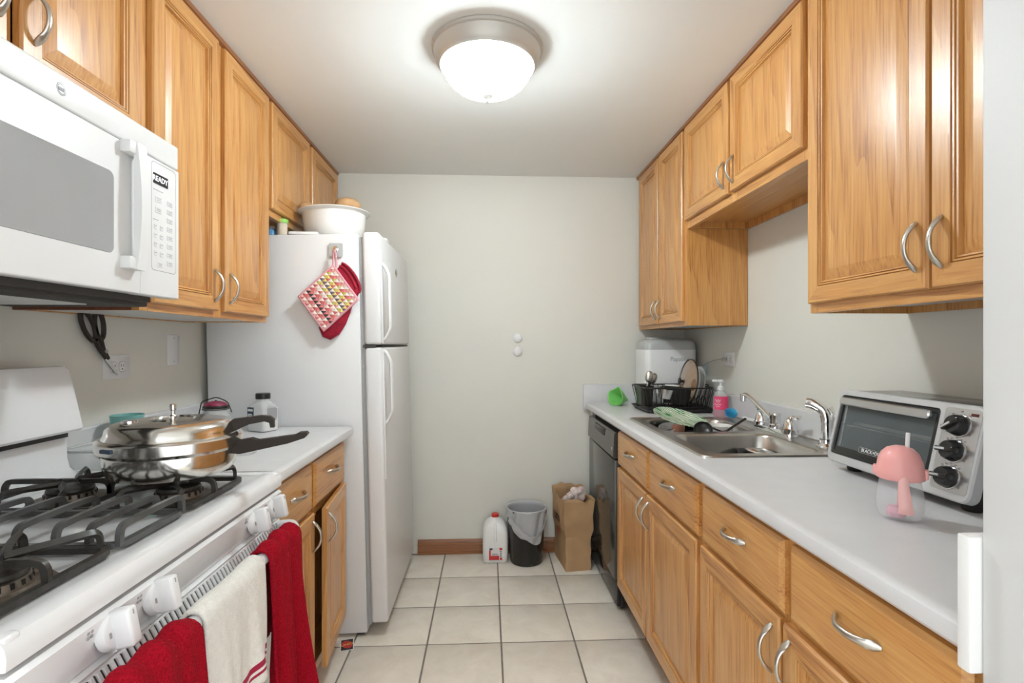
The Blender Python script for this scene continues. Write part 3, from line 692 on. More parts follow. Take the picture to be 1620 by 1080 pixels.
# ------------------------------------------------------------------ left wall: outlet, blank plate, scissors (flat against X = XL)
def plate(name, label, cat, loc, rot, w_, h):
    p = T(name, label, cat, loc, rot)
    part('cover', MB().loft([at_y(rrect(-w_/2,w_/2,-h/2,h/2,.003,2), 0), at_y(rrect(-w_/2,w_/2,-h/2,h/2,.003,2), -.003), at_y(rrect(-w_/2+.003,w_/2-.003,-h/2+.003,h/2-.003,.003,2), -.0055)], cap1=True), 'white_plastic', p); return p
def sockets(p, horiz):
    for s in (-1, 1):
        cx, cz = (s*.020, 0) if horiz else (0, s*.020)
        f = part('socket', MB().loft([at_y([(cx+x, cz+z) for x, z in rrect(-.0145,.0145,-.0165,.0165,.010,4)], -.0050), at_y([(cx+x, cz+z) for x, z in rrect(-.0135,.0135,-.0155,.0155,.010,4)], -.0068)], cap1=True), 'white_matte', p)
        part('slots', MB().box(cx-.007,cx-.0045,-.0072,-.006,cz,cz+.008).box(cx+.0045,cx+.007,-.0072,-.006,cz,cz+.008).cyl((cx,-.0072,cz-.008),.0026,.001,10,'y'), 'mark_dark', f)
        part('socket_rim', MB().loft([at_y([(cx+x, cz+z) for x, z in rrect(-.0158,.0158,-.0178,.0178,.011,4)], -.0056), at_y([(cx+x, cz+z) for x, z in rrect(-.0145,.0145,-.0165,.0165,.010,4)], -.0058)]), 'mark_grey', f)
p = plate('wall_outlet', 'white duplex wall outlet behind the scissors, left wall', 'outlet', (XL, 1.762, 1.192), (0,0,RL), .125, .078); sockets(p, True)
p = plate('wall_plate', 'blank white wall plate near the refrigerator, left wall', 'wall plate', (XL, 2.068, 1.245), (0,0,RL), .072, .118)
part('screw', MB().cyl((0,-.0062,.045),.003,.001,10,'y').cyl((0,-.0062,-.045),.003,.001,10,'y'), 'gasket', p)
scz = T('scissors', 'black-handled scissors hanging on the left wall below the cabinet', 'scissors', (XL+.004, 1.672, 1.270), (0, R(0), RL))
def ell(cx, cz, a, b, th, n=20): return [(cx + a*cos(2*pi*k/n)*cos(th) - b*sin(2*pi*k/n)*sin(th), -.012, cz + a*cos(2*pi*k/n)*sin(th) + b*sin(2*pi*k/n)*cos(th)) for k in range(n)]
part('handle_loop', MB().tube(ell(-.050,.052,.050,.020,R(120)), [(.006,.0085)]*20, 6, closed=True, up=(0,1,0)).tube([(-.025,-.012,.012),(.0,-.012,-.022),(.022,-.012,-.048)], [(.006,.010),(.006,.010),(.005,.007)], 6, up=(0,1,0)), 'bakelite', scz)
part('handle_loop', MB().tube(ell(-.006,.055,.044,.018,R(100)), [(.006,.0085)]*20, 6, closed=True, up=(0,1,0)).tube([(.002,-.010,.012),(.012,-.010,-.02),(.035,-.010,-.050)], [(.006,.010),(.006,.011),(.005,.007)], 6, up=(0,1,0)), 'bakelite', scz)
part('blade', MB().prism([(.004,-.036),(.018,-.030),(.075,-.098),(.078,-.104),(.070,-.100)], -.011, -.0085, 'y'), 'stainless', scz)
part('blade', MB().prism([(.014,-.044),(.030,-.034),(.082,-.100),(.080,-.105)], -.008, -.0055, 'y'), 'stainless', scz)
part('pivot_screw', MB().cyl((.018,-.019,-.026), .006, .016, 14, 'y'), 'gasket', scz)

# ------------------------------------------------------------------ on and by the refrigerator
FT = 1.757   # top of the refrigerator near its front
def ftop(x): return .018 + 1.7275 + (x + .513)*0.0236     # leaning back
bx, by = -.725, 2.50
bowl = T('enamel_bowl', 'big white enamel bowl of potatoes on top of the refrigerator', 'bowl', (bx, by, ftop(bx)+.004), (0, R(-1.5), 0))
part('bowl_body', MB().lathe([(0,.0),(.085,0),(.105,.008),(.126,.032),(.138,.065),(.142,.105),(.145,.133),(.158,.140),(.166,.142),(.165,.1455),(.155,.145),(.139,.137),(.135,.105),(.128,.065),(.10,.018),(0,.012)], 56), 'ceramic', bowl)
part('rim_chip', MB().lathe([(0,-.001),(.005,-.001),(.004,.001)], 8, (.02,-.115,.012), 'y'), 'mark_dark', bowl)
def blob(name, label, cat, loc, rx, ry, rz_, mat_, seed, amp=.12, rot=(0,0,0), group=None):
    rn = random.Random(seed); ph = [rn.uniform(0,6.28) for _ in range(6)]
    def fn(u, v):
        a = 2*pi*u; b = pi*v; d = 1 + amp*(sin(2*a+ph[0])*sin(b)*.5 + cos(3*b+ph[1])*.5*sin(b) + sin(3*a+2*b+ph[2])*.35*sin(b))
        return (rx*d*sin(b)*cos(a), ry*d*sin(b)*sin(a), rz_*d*cos(b))
    return solo(name, MB().grid(fn, 18, 12, wrapu=True), mat_, label, cat, loc, rot, group, ang=80)
bz = ftop(bx)
blob('potato', 'large knobbly potato at the right rim of the white enamel bowl', 'potato', (-.662, 2.475, bz+.182), .060, .042, .036, 'potato', 1, .16, group='potatoes in the bowl')
blob('potato', 'small potato at the left rim of the white enamel bowl', 'potato', (-.848, 2.47, bz+.172), .034, .03, .022, 'potato', 2, .14, group='potatoes in the bowl')
blob('potato', 'potato lying deep in the middle of the enamel bowl', 'potato', (-.745, 2.555, bz+.105), .05, .04, .036, 'potato', 4, group='potatoes in the bowl')
tj = T('toothpick_jar', 'small jar of toothpicks with green lid on the refrigerator', 'jar', (-.908, 2.335, ftop(-.908)+.003))
part('toothpicks', MB().lathe([(0,.002),(.020,.002),(.020,.062),(0,.062)], 20), 'toothpick', tj)
part('jar_body', MB().lathe([(0,0),(.023,0),(.0235,.004),(.0235,.066)], 24), 'clear_plastic', tj)
part('lid', MB().lathe([(.0245,.062),(.026,.066),(.026,.076),(.024,.080),(0,.080)], 24), 'green_lid', tj)
bb_ = T('blue_bottle', 'short blue plastic bottle beside the toothpick jar', 'bottle', (-.960, 2.345, ftop(-.960)+.003))
part('bottle_body', MB().lathe([(0,0),(.024,0),(.0245,.004),(.0245,.026),(.018,.036),(.014,.040)], 22), 'blue_plastic', bb_)
part('cap', MB().lathe([(.016,.040),(.0165,.050),(.014,.054),(0,.054)], 20), 'clear_plastic', bb_)
solo('flat_box', MB().box(-.06,.06,-.04,.04,0,.012,b=.002), 'paper_white', 'flat white packet on the refrigerator beside the toothpick jar', 'box', (-.80, 2.31, ftop(-.80)+.003), (0, R(-1.35), R(8)))

# hook, pot holder, mitt: side of the refrigerator faces the camera at Y = 2.258
YF = 2.2555
hk = T('adhesive_hook', 'clear square adhesive hook on the side of the refrigerator', 'hook', (-.651, YF, 1.672))
part('pad', MB().loft([at_y(rrect(-.030,.030,-.030,.030,.006,3), 0), at_y(rrect(-.029,.029,-.029,.029,.006,3), -.0016)], cap1=True), 'frosted_plastic', hk)
part('hook', MB().lathe([(.012,0),(.012,-.003),(.006,-.005),(0,-.005)], 16, (0,-.002,.004), 'y').tube(smoothpath([(0,-.004,.004),(0,-.012,-.004),(0,-.016,-.014),(0,-.022,-.018),(0,-.028,-.012)], 4), .0024, 8), 'chrome', hk)
mo = [(-.624,1.612),(-.600,1.598),(-.570,1.562),(-.548,1.515),(-.550,1.485),(-.575,1.440),(-.590,1.395),(-.606,1.352),(-.635,1.308),(-.672,1.285),(-.705,1.298),(-.720,1.335),(-.716,1.365),(-.740,1.385),(-.764,1.402),(-.768,1.420),(-.745,1.436),(-.700,1.450),(-.690,1.500),(-.668,1.560)]
cxm, czm = -.65, 1.45
mm = MB(); lp = lambda s, y: [(cxm+(x-cxm)*s, y, czm+(z-czm)*s) for x, z in mo]
mm.loft([lp(.97, YF-.001), lp(1.0, YF-.008), lp(.97, YF-.016), lp(.86, YF-.021), lp(.6, YF-.022)], cap0=True, cap1=True)
mt = T('oven_mitt', 'dark red oven mitt hanging behind the quilted pot holder', 'oven mitt', (0,0,0))
part('mitt', mm, 'red_mitt', mt, ang=60)
part('cuff_binding', MB().tube(smoothpath([(-.622,YF-.013,1.614),(-.598,YF-.016,1.600),(-.566,YF-.018,1.562),(-.545,YF-.016,1.512),(-.549,YF-.014,1.486)], 4), .0055, 8).tube(smoothpath([(-.63,YF-.020,1.602),(-.606,YF-.022,1.586),(-.578,YF-.022,1.548),(-.560,YF-.021,1.505)], 4), .004, 8), 'red_mitt', mt)
# pot holder: square with corners left / bottom / right / top
ph_ = T('pot_holder', 'quilted pink and yellow pot holder hanging on the refrigerator side', 'pot holder', (0,0,0))
A0 = Vector((-.797, YF-.030, 1.468)); d1 = Vector((.104, 0, -.143)); d2 = Vector((.142, 0, .132))
NC = 10
qm = MB(); cols = ['quilt_pink','quilt_rose','quilt_yellow','quilt_white','quilt_dark','quilt_violet']
rowc = [(0,1),(0,1),(4,1),(0,1),(0,3),(2,1),(2,5),(2,0),(2,0),(1,3)]
for j in range(NC):
    for i in range(NC):
        q = [A0 + d1*((i+a)/NC) + d2*((j+b)/NC) for a, b in ((0,0),(1,0),(1,1),(0,1))]
        c = (q[0]+q[2])/2 + Vector((0,-.0045,0)); base_ = [p_[:] for p_ in q]
        r0 = rowc[j]; main = r0[i % 2] if j not in (2,) else 4
        if j == 6: main = 5
        if j == 2: main = 4
        alt = 3 if (i+j) % 2 else r0[(i+1) % 2]
        if j in (2, 6): alt = [0, 2][j == 6] if i % 2 else [1, 3][j == 6]
        vs = base_ + [c[:]]
        qm.add(vs, [(0,1,4),(1,2,4)], main); qm.add(vs, [(2,3,4),(3,0,4)], alt)
qm2 = part('quilted_face', qm, cols, ph_, ang=5)
bk = MB(); bk.add([(A0+Vector((0,.0,0)))[:], (A0+d1)[:], (A0+d1+d2)[:], (A0+d2)[:], (A0+Vector((0,.008,0)))[:], (A0+d1+Vector((0,.008,0)))[:], (A0+d1+d2+Vector((0,.008,0)))[:], (A0+d2+Vector((0,.008,0)))[:]], [(4,5,6,7),(0,1,5,4),(1,2,6,5),(2,3,7,6),(3,0,4,7)])
part('backing', bk, 'quilt_pink', ph_)
cn = [A0+Vector((0,.003,0)), A0+d1+Vector((0,.003,0)), A0+d1+d2+Vector((0,.003,0)), A0+d2+Vector((0,.003,0))]
edge = []
for a in range(4):
    p_, q_ = cn[a], cn[(a+1) % 4]
    for k in range(8): edge.append((p_ + (q_-p_)*(k/8))[:])
part('binding', MB().tube(edge, .0058, 8, closed=True), 'pink_binding', ph_, ang=60)
tp = cn[3]
part('hanging_loop', MB().tube(smoothpath([tp[:], (tp.x+.001,YF-.026,1.625),(-.651,YF-.025,1.662),(-.646,YF-.025,1.660),(-.642,YF-.026,1.62),(tp.x+.012,YF-.026,1.592)], 5), .0042, 6), 'pink_binding', ph_)

# card on the floor
cd_ = T('playing_card', 'black and red playing card lying on the floor by the refrigerator', 'card', (-.590, 2.205, .0012), (0,0,R(14)))
part('card', MB().prism(rrect(-.028,.028,-.043,.043,.004,3), 0, .0012, 'z'), 'paper_white', cd_)
part('card_face', MB().prism(rrect(-.024,.024,-.039,.039,.003,3), .0012, .0016, 'z'), 'card_black', cd_)
part('card_oval', MB().prism([(.021*cos(a)*.94-.030*sin(a)*.34, .021*cos(a)*.34+.030*sin(a)*.94) for a in [2*pi*k/24 for k in range(24)]], .0016, .0019, 'z'), 'card_red', cd_)
text('card_text', 'UNO', .022, 'card_yellow', cd_, (0, 0, .0021), (0,0,R(12)))

# ------------------------------------------------------------------ back wall things
for z, l in ((1.307, 'round white bumper on the back wall, the upper of two'), (1.223, 'round white bumper on the back wall, the lower of two')):
    c = T('wall_bumper', l, 'wall bumper', (.184, YB, z), group='white caps on the back wall')
    part('bumper_disc', MB().lathe([(.026,0),(.028,-.003),(.027,-.010),(.022,-.014),(.010,-.016),(0,-.016)], 32, axis='y'), 'white_plastic', c)
    part('bumper_rim', MB().lathe([(.0285,0),(.0285,-.002),(.027,-.003)], 32, axis='y'), 'button_pale', c)
jg = T('milk_jug', 'white plastic gallon milk jug with red cap against the back wall', 'jug', (.046, 3.055, .001))
def sqr(h, r, z, dy=0): return at_z([(x, y+dy) for x, y in rrect(-h, h, -h, h, r, 5)], z)
part('jug_body', MB().loft([sqr(.064,.018,0), sqr(.070,.02,.006), sqr(.073,.022,.05), sqr(.0735,.022,.14), sqr(.072,.024,.172), sqr(.066,.032,.205), sqr(.046,.034,.232), sqr(.026,.024,.243), sqr(.020,.0195,.247), sqr(.020,.0195,.258)], cap0=True, cap1=True), 'jug_white', jg, ang=50)
part('handle', MB().tube(smoothpath([(0,-.026,.240),(0,-.055,.215),(0,-.068,.19),(0,-.0735,.15),(0,-.070,.128)], 4), [(.0075,.009)]*17, 8, up=(0,1,0)), 'jug_white', jg)
part('cap', MB().lathe([(0,.250),(.0215,.250),(.022,.266),(.020,.268),(0,.268)], 32), 'cap_red', jg)
lb = part('label', MB().box(-.036,.040,-.0748,-.0730,.022,.092), 'label_white', jg)
part('label_print', MB().box(-.036,.022,-.0752,-.0747,.022,.046).box(.026,.040,-.0752,-.0747,.022,.036).box(-.036,-.026,-.0752,-.0747,.046,.078).box(.024,.040,-.0752,-.0747,.078,.092), 'label_red', lb)
part('label_marks', MB().box(-.034,-.016,-.0755,-.0751,.079,.090).box(-.020,.018,-.0753,-.0748,.050,.052).box(-.020,.014,-.0753,-.0748,.056,.058).box(.027,.036,-.0753,-.0748,.042,.048).box(.027,.036,-.0753,-.0748,.054,.060).box(.028,.036,-.0753,-.0748,.066,.072), 'label_navy', lb)

tc_ = T('trash_can', 'small black wastebasket with a clear liner between the jug and paper bag', 'trash can', (.228, 3.018, .001))
part('can_body', MB().lathe([(0,0),(.090,0),(.094,.004),(.096,.02),(.113,.30),(.117,.306),(.117,.312),(.111,.312),(.092,.014),(0,.012)], 48), 'can_black', tc_)
def liner(u, v):
    a = 2*pi*u
    if v < .35:   # inside going up
        t = v/.35; r = .086+.022*t; z = .07+.245*t
    else:
        t = (v-.35)/.65
        f = math.exp(-((((a/pi+.5) % 2) - .18)/.34)**2)*.0 + .5+.5*cos(a-R(-78))
        drop = .045 + .16*f**4 + .02*sin(5*a)
        s = max(0, t-.12)
        r = .1215 + .0035*sin(9*a+3*t) + .006*f*t*sin(4*a) - (.10-.0)*.0
        r = max(r - s*drop*.06, .1195 - s*drop*.058) ; z = .3205 - s*drop*1.05 if t > .12 else .315 + .0055*sin(pi*t/.24)
        if t < .12: r = .108 + .0125*t/.12
    r += .0025*sin(13*a+7*v) * (1 if v > .45 else 0)
    return (r*cos(a), r*sin(a), z)
part('liner', MB().grid(liner, 80, 34, wrapu=True), 'liner_film', tc_, ang=60)
lf = []
for k in range(25):
    a = R(-150 + 145*k/24); f = .5+.5*cos(a-R(-78)); lf.append((.1225*cos(a), .1225*sin(a), .315-.045-.10*f**6))
part('liner_fold', MB().tube(lf, [(.012+.010*abs(sin(k*.9)), .0018) for k in range(25)], 6), 'liner_film', tc_)
part('liner_print', MB().tube([(.119*cos(R(20)+.15*sin(k*1.3)), .119*sin(R(-20)+.15*cos(k*1.7)), .30+.006*sin(k*2.1)) for k in range(8)], .0015, 4), 'mark_dark', tc_)

# paper bag, box turned about 8 degrees
pb = T('paper_bag', 'brown paper grocery bag of crumpled wrappers beside the dishwasher', 'bag', (.492, 2.985, .001), (0,0,R(7)))
def bagloop(z, fl, seed):
    rn = random.Random(seed); w_, d_ = .080+fl, .132+fl; out = []
    n1, n2 = 6, 9
    for i in range(n1): out.append((-w_+2*w_*i/n1, -d_))
    for i in range(n2): out.append((w_, -d_+2*d_*i/n2))
    for i in range(n1): out.append((w_-2*w_*i/n1, d_))
    for i in range(n2): out.append((-w_, d_-2*d_*i/n2))
    return [(x+rn.uniform(-.0045,.0045)*(z > .01), y+rn.uniform(-.0045,.0045)*(z > .01) , z) for x, y in out]
zs = [0,.03,.07,.11,.15,.19,.23,.27,.31,.35,.385]
loops = [bagloop(z, (-.010 if z < .2 else 0)+.012*z, k) for k, z in enumerate(zs)]
top_ = [(x, y, .405 + .008*sin(i*1.1) + (.014 if y > .05 else -.004) + .005*sin(i*2.7)) for i, (x, y, z) in enumerate(bagloop(.40, .008, 50))]
bgm = MB().loft(loops + [top_], cap0=True)
solid(part('bag_body', bgm, 'kraft', pb, ang=14), .0015)
text('print', 'um', .085, 'kraft_print', pb, (-.0885, .010, .275), (R(90),0,R(-90)), ext=.0006, sx=1.2)
text('print', 'er', .075, 'kraft_print_red', pb, (-.0880, -.020, .205), (R(90),0,R(-90)), ext=.0006, sx=1.2)
for k, (x, y, z, s) in enumerate(((.477,2.93,.388,.034),(.520,2.95,.405,.040),(.487,3.0,.37,.04),(.530,3.03,.38,.036))):
    blob('crumpled_wrapper', ['crumpled wrapper at the left front of the paper bag','crumpled wrapper sticking up highest from the paper bag','crumpled wrapper in the middle of the paper bag','crumpled wrapper at the back of the paper bag'][k], 'wrapper', (x, y, z), s, s*.8, s*.95, 'wrapper', 20+k, .5, group='crumpled wrappers in the paper bag').data.set_sharp_from_angle(angle=R(10))

# ------------------------------------------------------------------ dishwasher  local x = 3.03 - y
dw = T('dishwasher', 'black built-in dishwasher under the far end of the right counter', 'dishwasher', (.622, 3.046, 0), (0,0,RR))
part('tub', MB().box(0, .622, .02, .57, .10, .868), 'gap_dark', dw)
part('filler_strip', MB().box(-.075, -.002, .004, .02, 0, .874), 'wall_paint', dw)
part('door', MB().box(.006, .616, -.018, .02, .145, .715, b=.004), 'dishwasher_black', dw)
cpn = part('control_panel', MB().prism([(.02,.722),(-.020,.722),(-.026,.730),(-.020,.838),(-.012,.846),(.02,.846)], .006, .616, 'x'), 'dishwasher_black', dw)
part('handle_pocket', MB().box(.20, .42, -.0255, -.015, .798, .828, b=.003), 'black_plastic', cpn)
part('latch', MB().box(.20,.42,-.028,-.018,.826,.834,b=.002), 'dishwasher_black', cpn)
part('indicator', MB().cyl((.588,-.0262,.765), .008, .004, 16, 'y'), 'gasket', cpn)
part('kick_panel', MB().box(.006, .616, .012, .03, .01, .138, b=.003).box(.006,.616,-.006,.012,.02,.138,b=.003), 'black_gloss', dw)

# ------------------------------------------------------------------ sink
sk = T('kitchen_sink', 'double-bowl stainless steel sink set in the right counter', 'sink', (0,0,0))
SX0, SX1, SY0, SY1 = .664, 1.196, 1.566, 2.425; ZR = .918
def bowl_loops(y0, y1, x0=.712, x1=1.092):
    L_ = []
    for ins, z, r in ((0,ZR,.055),(.004,ZR-.003,.055),(.008,ZR-.010,.055),(.014,.82,.06),(.022,.765,.065),(.040,.750,.06),(.06,.746,.05)):
        L_.append(at_z(rrect(x0+ins, x1-ins, y0+ins, y1-ins, r, 6), z))
    return L_
def flange(mb):
    bm = bmesh.new()
    edges = []
    for lp_ in (rrect(SX0+.012, SX1-.012, SY0+.012, SY1-.012, .03, 6), rrect(.712,1.092,1.612,1.972,.055,6), rrect(.712,1.092,2.02,2.380,.055,6)):
        vs = [bm.verts.new((x, y, ZR)) for x, y in lp_]
        edges += [bm.edges.new((vs[i], vs[(i+1) % len(vs)])) for i in range(len(vs))]
    bmesh.ops.triangle_fill(bm, use_beauty=True, use_dissolve=False, edges=edges)
    bm.verts.index_update(); mb.add([v.co[:] for v in bm.verts], [[v.index for v in f.verts] for f in bm.faces]); bm.free()
fm = MB(); flange(fm)
fm.loft([at_z(rrect(SX0+.012, SX1-.012, SY0+.012, SY1-.012, .03, 6), ZR), at_z(rrect(SX0+.008, SX1-.008, SY0+.008, SY1-.008, .032, 6), ZR+.003), at_z(rrect(SX0+.003, SX1-.003, SY0+.003, SY1-.003, .034, 6), ZR+.002), at_z(rrect(SX0, SX1, SY0, SY1, .035, 6), .9145)])
part('rim', fm, 'stainless', sk)
for y0, y1 in ((1.612, 1.972), (2.02, 2.380)):
    b = part('basin', MB().loft(bowl_loops(y0, y1), cap1=True), 'stainless', sk, ang=60)
    part('drain', MB().lathe([(.042,.7465),(.044,.749),(.036,.7495),(.030,.7475),(0,.7472)], 28, (.90, (y0+y1)/2, 0)), 'chrome', b)
# faucet
fa = T('faucet', 'chrome two-handle kitchen faucet on the back deck of the sink', 'faucet', (1.142, 2.0, ZR))
part('base_plate', MB().loft([at_z(rrect(-.028,.028,-.130,.130,.027,6), 0), at_z(rrect(-.028,.028,-.130,.130,.027,6), .010), at_z(rrect(-.023,.023,-.124,.124,.022,6), .020)], cap1=True), 'chrome', fa)
part('spout_body', MB().lathe([(.024,.018),(.024,.030),(.021,.034),(.021,.066),(.022,.070),(.020,.076),(0,.078)], 28), 'chrome', fa)
sp = [(0,0,.036),(-.012,.06,.075),(-.024,.12,.112),(-.030,.160,.130),(-.032,.178,.132)]
part('spout', MB().tube(smoothpath(sp, 6), [(.009,.011)]*25, 12), 'chrome', fa)
part('aerator', MB().lathe([(0,.136),(.014,.136),(.0145,.104),(.012,.102),(0,.102)], 22, (-.033,.186,0)).lathe([(.0152,.122),(.0152,.118)], 22, (-.033,.186,0)), 'chrome', fa)
for s in (-1, 1):
    h = part('lever_handle', MB().lathe([(.029,.012),(.030,.028),(.026,.031),(.024,.040),(.020,.055),(.014,.066),(.006,.073),(0,.074)], 26, (0, s*.102, 0)), 'chrome', fa)
    part('lever', MB().tube(smoothpath([(0,s*.102,.062),(.003,s*.112,.076),(.006,s*.135,.074),(.008,s*.150,.080)], 5), [(.0055,.008)]*12+[(.007,.010)]*4, 10), 'chrome', h)
spr = T('sink_sprayer', 'chrome side sprayer beside the faucet, next to the toaster oven', 'sprayer', (1.150, 1.700, ZR))
part('sprayer_base', MB().lathe([(.030,0),(.031,.004),(.026,.010),(.022,.014),(.021,.026)], 26), 'chrome', spr)
part('sprayer_body', MB().tube(smoothpath([(0,0,.02),(0,0,.06),(0,.003,.10),(-.006,.012,.125),(-.024,.030,.142),(-.040,.046,.146)], 5), [.016]*8+[.0175]*10+[.019]*5+[.018]*3, 16, up=(1,0,0)), 'chrome', spr)
part('spray_trigger', MB().tube([(.016,-.006,.098),(.018,-.010,.118),(.010,-.006,.136)], [(.004,.009)]*3, 8), 'chrome', spr)

# in the far basin
solo('baking_pan', MB().loft([at_z(rrect(.775,.930,2.145,2.345,.02,4), .7475), at_z(rrect(.765,.938,2.135,2.350,.025,4), .905), at_z(rrect(.757,.945,2.127,2.356,.03,4), .909), at_z(rrect(.770,.933,2.140,2.345,.02,4), .904), at_z(rrect(.78,.925,2.15,2.335,.02,4), .755)], cap0=True, cap1=True), 'black_gloss', 'deep black baking pan in the far basin under the leaf plate', 'pan')
solo('leaf_plate', MB().lathe([(0,0),(.055,0),(.062,.004),(.100,.014),(.118,.018),(.1185,.0205),(.100,.0175),(.062,.0085),(0,.0045)], 48), 'leaf_plate', 'green and white leaf-pattern plate tilted over the far basin', 'plate', (.845, 2.235, .930), (R(12), R(9), 0))
gt = T('glass_tumbler', 'tilted clear tumbler with brown liquid at the front of the far basin', 'tumbler', (.765, 2.135, .835), (R(18), R(-12), 0))
part('glass', MB().lathe(cupw([(.028,0),(.031,.003),(.037,.095),(.037,.097)], .0025), 28), 'clear_glass', gt)
part('drink', MB().lathe([(0,.004),(.0285,.004),(.032,.050),(0,.052)], 24), 'brown_inside', gt)
solo('brown_mug', MB().lathe(cupw([(.022,0),(.025,.003),(.026,.080),(.024,.086)], .003), 28), 'brown_glaze', 'small dark brown jar leaning beside the tumbler in the far basin', 'jar', (.775, 2.075, .850), (R(-16), R(10), 0))
solo('white_pot', MB().lathe(cupw([(.040,0),(.045,.004),(.055,.164),(.057,.168)], .003), 36), 'ceramic', 'white round bowl standing in the far basin', 'bowl', (1.008, 2.200, .7475))
ld = T('ladle', 'black nylon ladle lying across the sink divider', 'ladle', (.870, 2.045, .900))
def ladf(u, v):
    a = 2*pi*u; b = v*pi*.5; return (.036*sin(b)*cos(a), .036*sin(b)*sin(a), -.020*cos(b))
solid(part('ladle_bowl', MB().grid(ladf, 24, 8, wrapu=True), 'black_plastic', ld, (0,0,.025), (R(45),R(-20),0), 60), .002)
part('ladle_handle', MB().tube(smoothpath([(.035,-.005,.03),(.09,.01,.012),(.14,.03,.03),(.20,.05,.058)], 5), [(.004,.007)]*16, 8), 'black_plastic', ld)
solo('takeout_tray', MB().loft([at_z(rrect(.965,1.075,1.80,1.935,.015,3), .7475), at_z(rrect(.955,1.073,1.79,1.945,.015,3), .862), at_z(rrect(.950,1.076,1.785,1.950,.015,3), .865), at_z(rrect(.962,1.066,1.797,1.938,.012,3), .860), at_z(rrect(.975,1.06,1.81,1.925,.012,3), .83)], cap0=True, cap1=True), 'black_gloss', 'black square container in the near basin', 'container')
blob('foil_ball', 'crumpled foil lying in the black container in the near basin', 'foil', (1.012, 1.865, .858), .042, .052, .020, 'foil', 33, .5).data.set_sharp_from_angle(angle=R(8))

# ------------------------------------------------------------------ counter by the far corner
CT = .9145
sb = T('soap_bottle', 'pump bottle of pink hand soap behind the sink', 'soap bottle', (1.140, 2.475, CT), (0,0,R(-15)))
el = lambda a, b, z: [(a*cos(2*pi*k/28), b*sin(2*pi*k/28), z) for k in range(28)]
part('bottle_body', MB().loft([el(.033,.024,.0005), el(.036,.026,.005), el(.037,.027,.05), el(.035,.025,.095), el(.026,.021,.116), el(.014,.014,.126), el(.013,.013,.132)], cap0=True, cap1=True), 'clear_plastic', sb)
part('liquid', MB().loft([el(.031,.022,.002), el(.034,.024,.006), el(.0345,.0245,.030)], cap0=True, cap1=True), 'soap_liquid', sb)
def labf(u, v):
    a = R(-150+120*u); return (.0378*cos(a), .0278*sin(a), .035+.065*v)
part('label', MB().grid(labf, 14, 4), 'soap_label', sb)
for zz, a0, a1 in ((.080,-140,-95),(.072,-132,-100),(.060,-142,-92),(.050,-130,-104)):
    part('label_print', MB().grid(lambda u, v: (.0384*cos(R(a0+(a1-a0)*u)), .0284*sin(R(a0+(a1-a0)*u)), zz+.0025*v+.002*sin(u*14)), 12, 1), 'paper_white', sb)
part('pump', MB().lathe([(.016,.128),(.016,.142),(.012,.146),(.007,.150),(.006,.165),(.014,.168),(.015,.176),(.010,.180),(0,.180)], 22).box(-.040,.0,-.007,.007,.168,.179,b=.003), 'white_plastic', sb)
bs = T('bottle_brush', 'bottle brush with bright blue bristles lying behind the sink', 'brush', (1.150, 2.335, ZR+.003), (0,0,R(0)))
brm = MB(); rn = random.Random(5)
for k in range(420):
    a = rn.uniform(0, 2*pi); t = rn.uniform(0, 1); L_ = .026*(.8+.3*sin(pi*t))
    d = Vector((cos(a), .55*(t-.5), sin(a))).normalized(); p0 = Vector((0, -.06*t+.03, .027)); p1 = p0 + d*L_
    sd = d.orthogonal().normalized()*.0016; s2 = d.cross(sd).normalized()*.0016
    brm.add([(p0+sd)[:], (p0-sd*.5+s2)[:], (p0-sd*.5-s2)[:], p1[:]], [(0,1,3),(1,2,3),(2,0,3)])
bo = part('bristles', brm, 'brush_blue', bs, (-.02,.01,0), (0,0,R(30))); bo['kind'] = 'stuff'
part('brush_handle', MB().tube([(-.02,.03,.024),(.01,.075,.018),(.028,.11,.012)], [.006,.007,.006], 8).tube([(.020,-.03,.010),(.030,-.20,.008)], .0075, 8), 'white_plastic', bs)

st = T('bottle_sterilizer', 'white bottle sterilizer with grey translucent lid in the far right corner', 'sterilizer', (1.045, 2.995, CT))
rr = lambda a, b, r, z: at_z(rrect(-a, a, -b, b, r, 6), z)
part('housing', MB().loft([rr(.142,.108,.03,0), rr(.148,.113,.035,.006), rr(.150,.115,.036,.318), rr(.148,.113,.035,.322)], cap0=True, cap1=True), 'white_plastic', st)
part('lid', MB().loft([rr(.148,.113,.035,.322), rr(.149,.114,.036,.326), rr(.146,.112,.036,.358), rr(.138,.104,.04,.372), rr(.115,.082,.04,.382), rr(.09,.06,.04,.384)], cap1=True), 'frosted_plastic', st)
part('lid_handle', MB().box(-.110,.030,-.03,.03,.382,.392,b=.005), 'frosted_plastic', st)
text('brand_print', 'Papablic', .034, 'mark_grey', st, (.045, -.1152, .268), ext=.0003)

# dish rack
dr = T('dish_rack', 'black wire dish rack on a black tray in front of the sterilizer', 'dish rack', (.985, 2.725, CT))
part('drip_tray', MB().loft([at_z(rrect(-.165,.165,-.135,.135,.02), .001), at_z(rrect(-.180,.180,-.148,.148,.025), .020), at_z(rrect(-.184,.184,-.152,.152,.027), .022), at_z(rrect(-.176,.176,-.144,.144,.022), .018), at_z(rrect(-.165,.165,-.135,.135,.02), .008)], cap0=True, cap1=True), 'black_plastic', dr)
wb = MB(); rim = rrect(-.178,.178,-.140,.140,.035,5); wb.tube(at_z(rim, .128), .0042, 6, closed=True)
low = rrect(-.158,.158,-.120,.120,.03,5); wb.tube(at_z(low, .028), .0025, 6, closed=True)
for k in range(13):
    x = -.14+.28*k/12
    wb.tube([(x*1.13,-.140,.128),(x,-.120,.028),(x,.120,.028),(x*1.13,.140,.128)], .0025, 5)
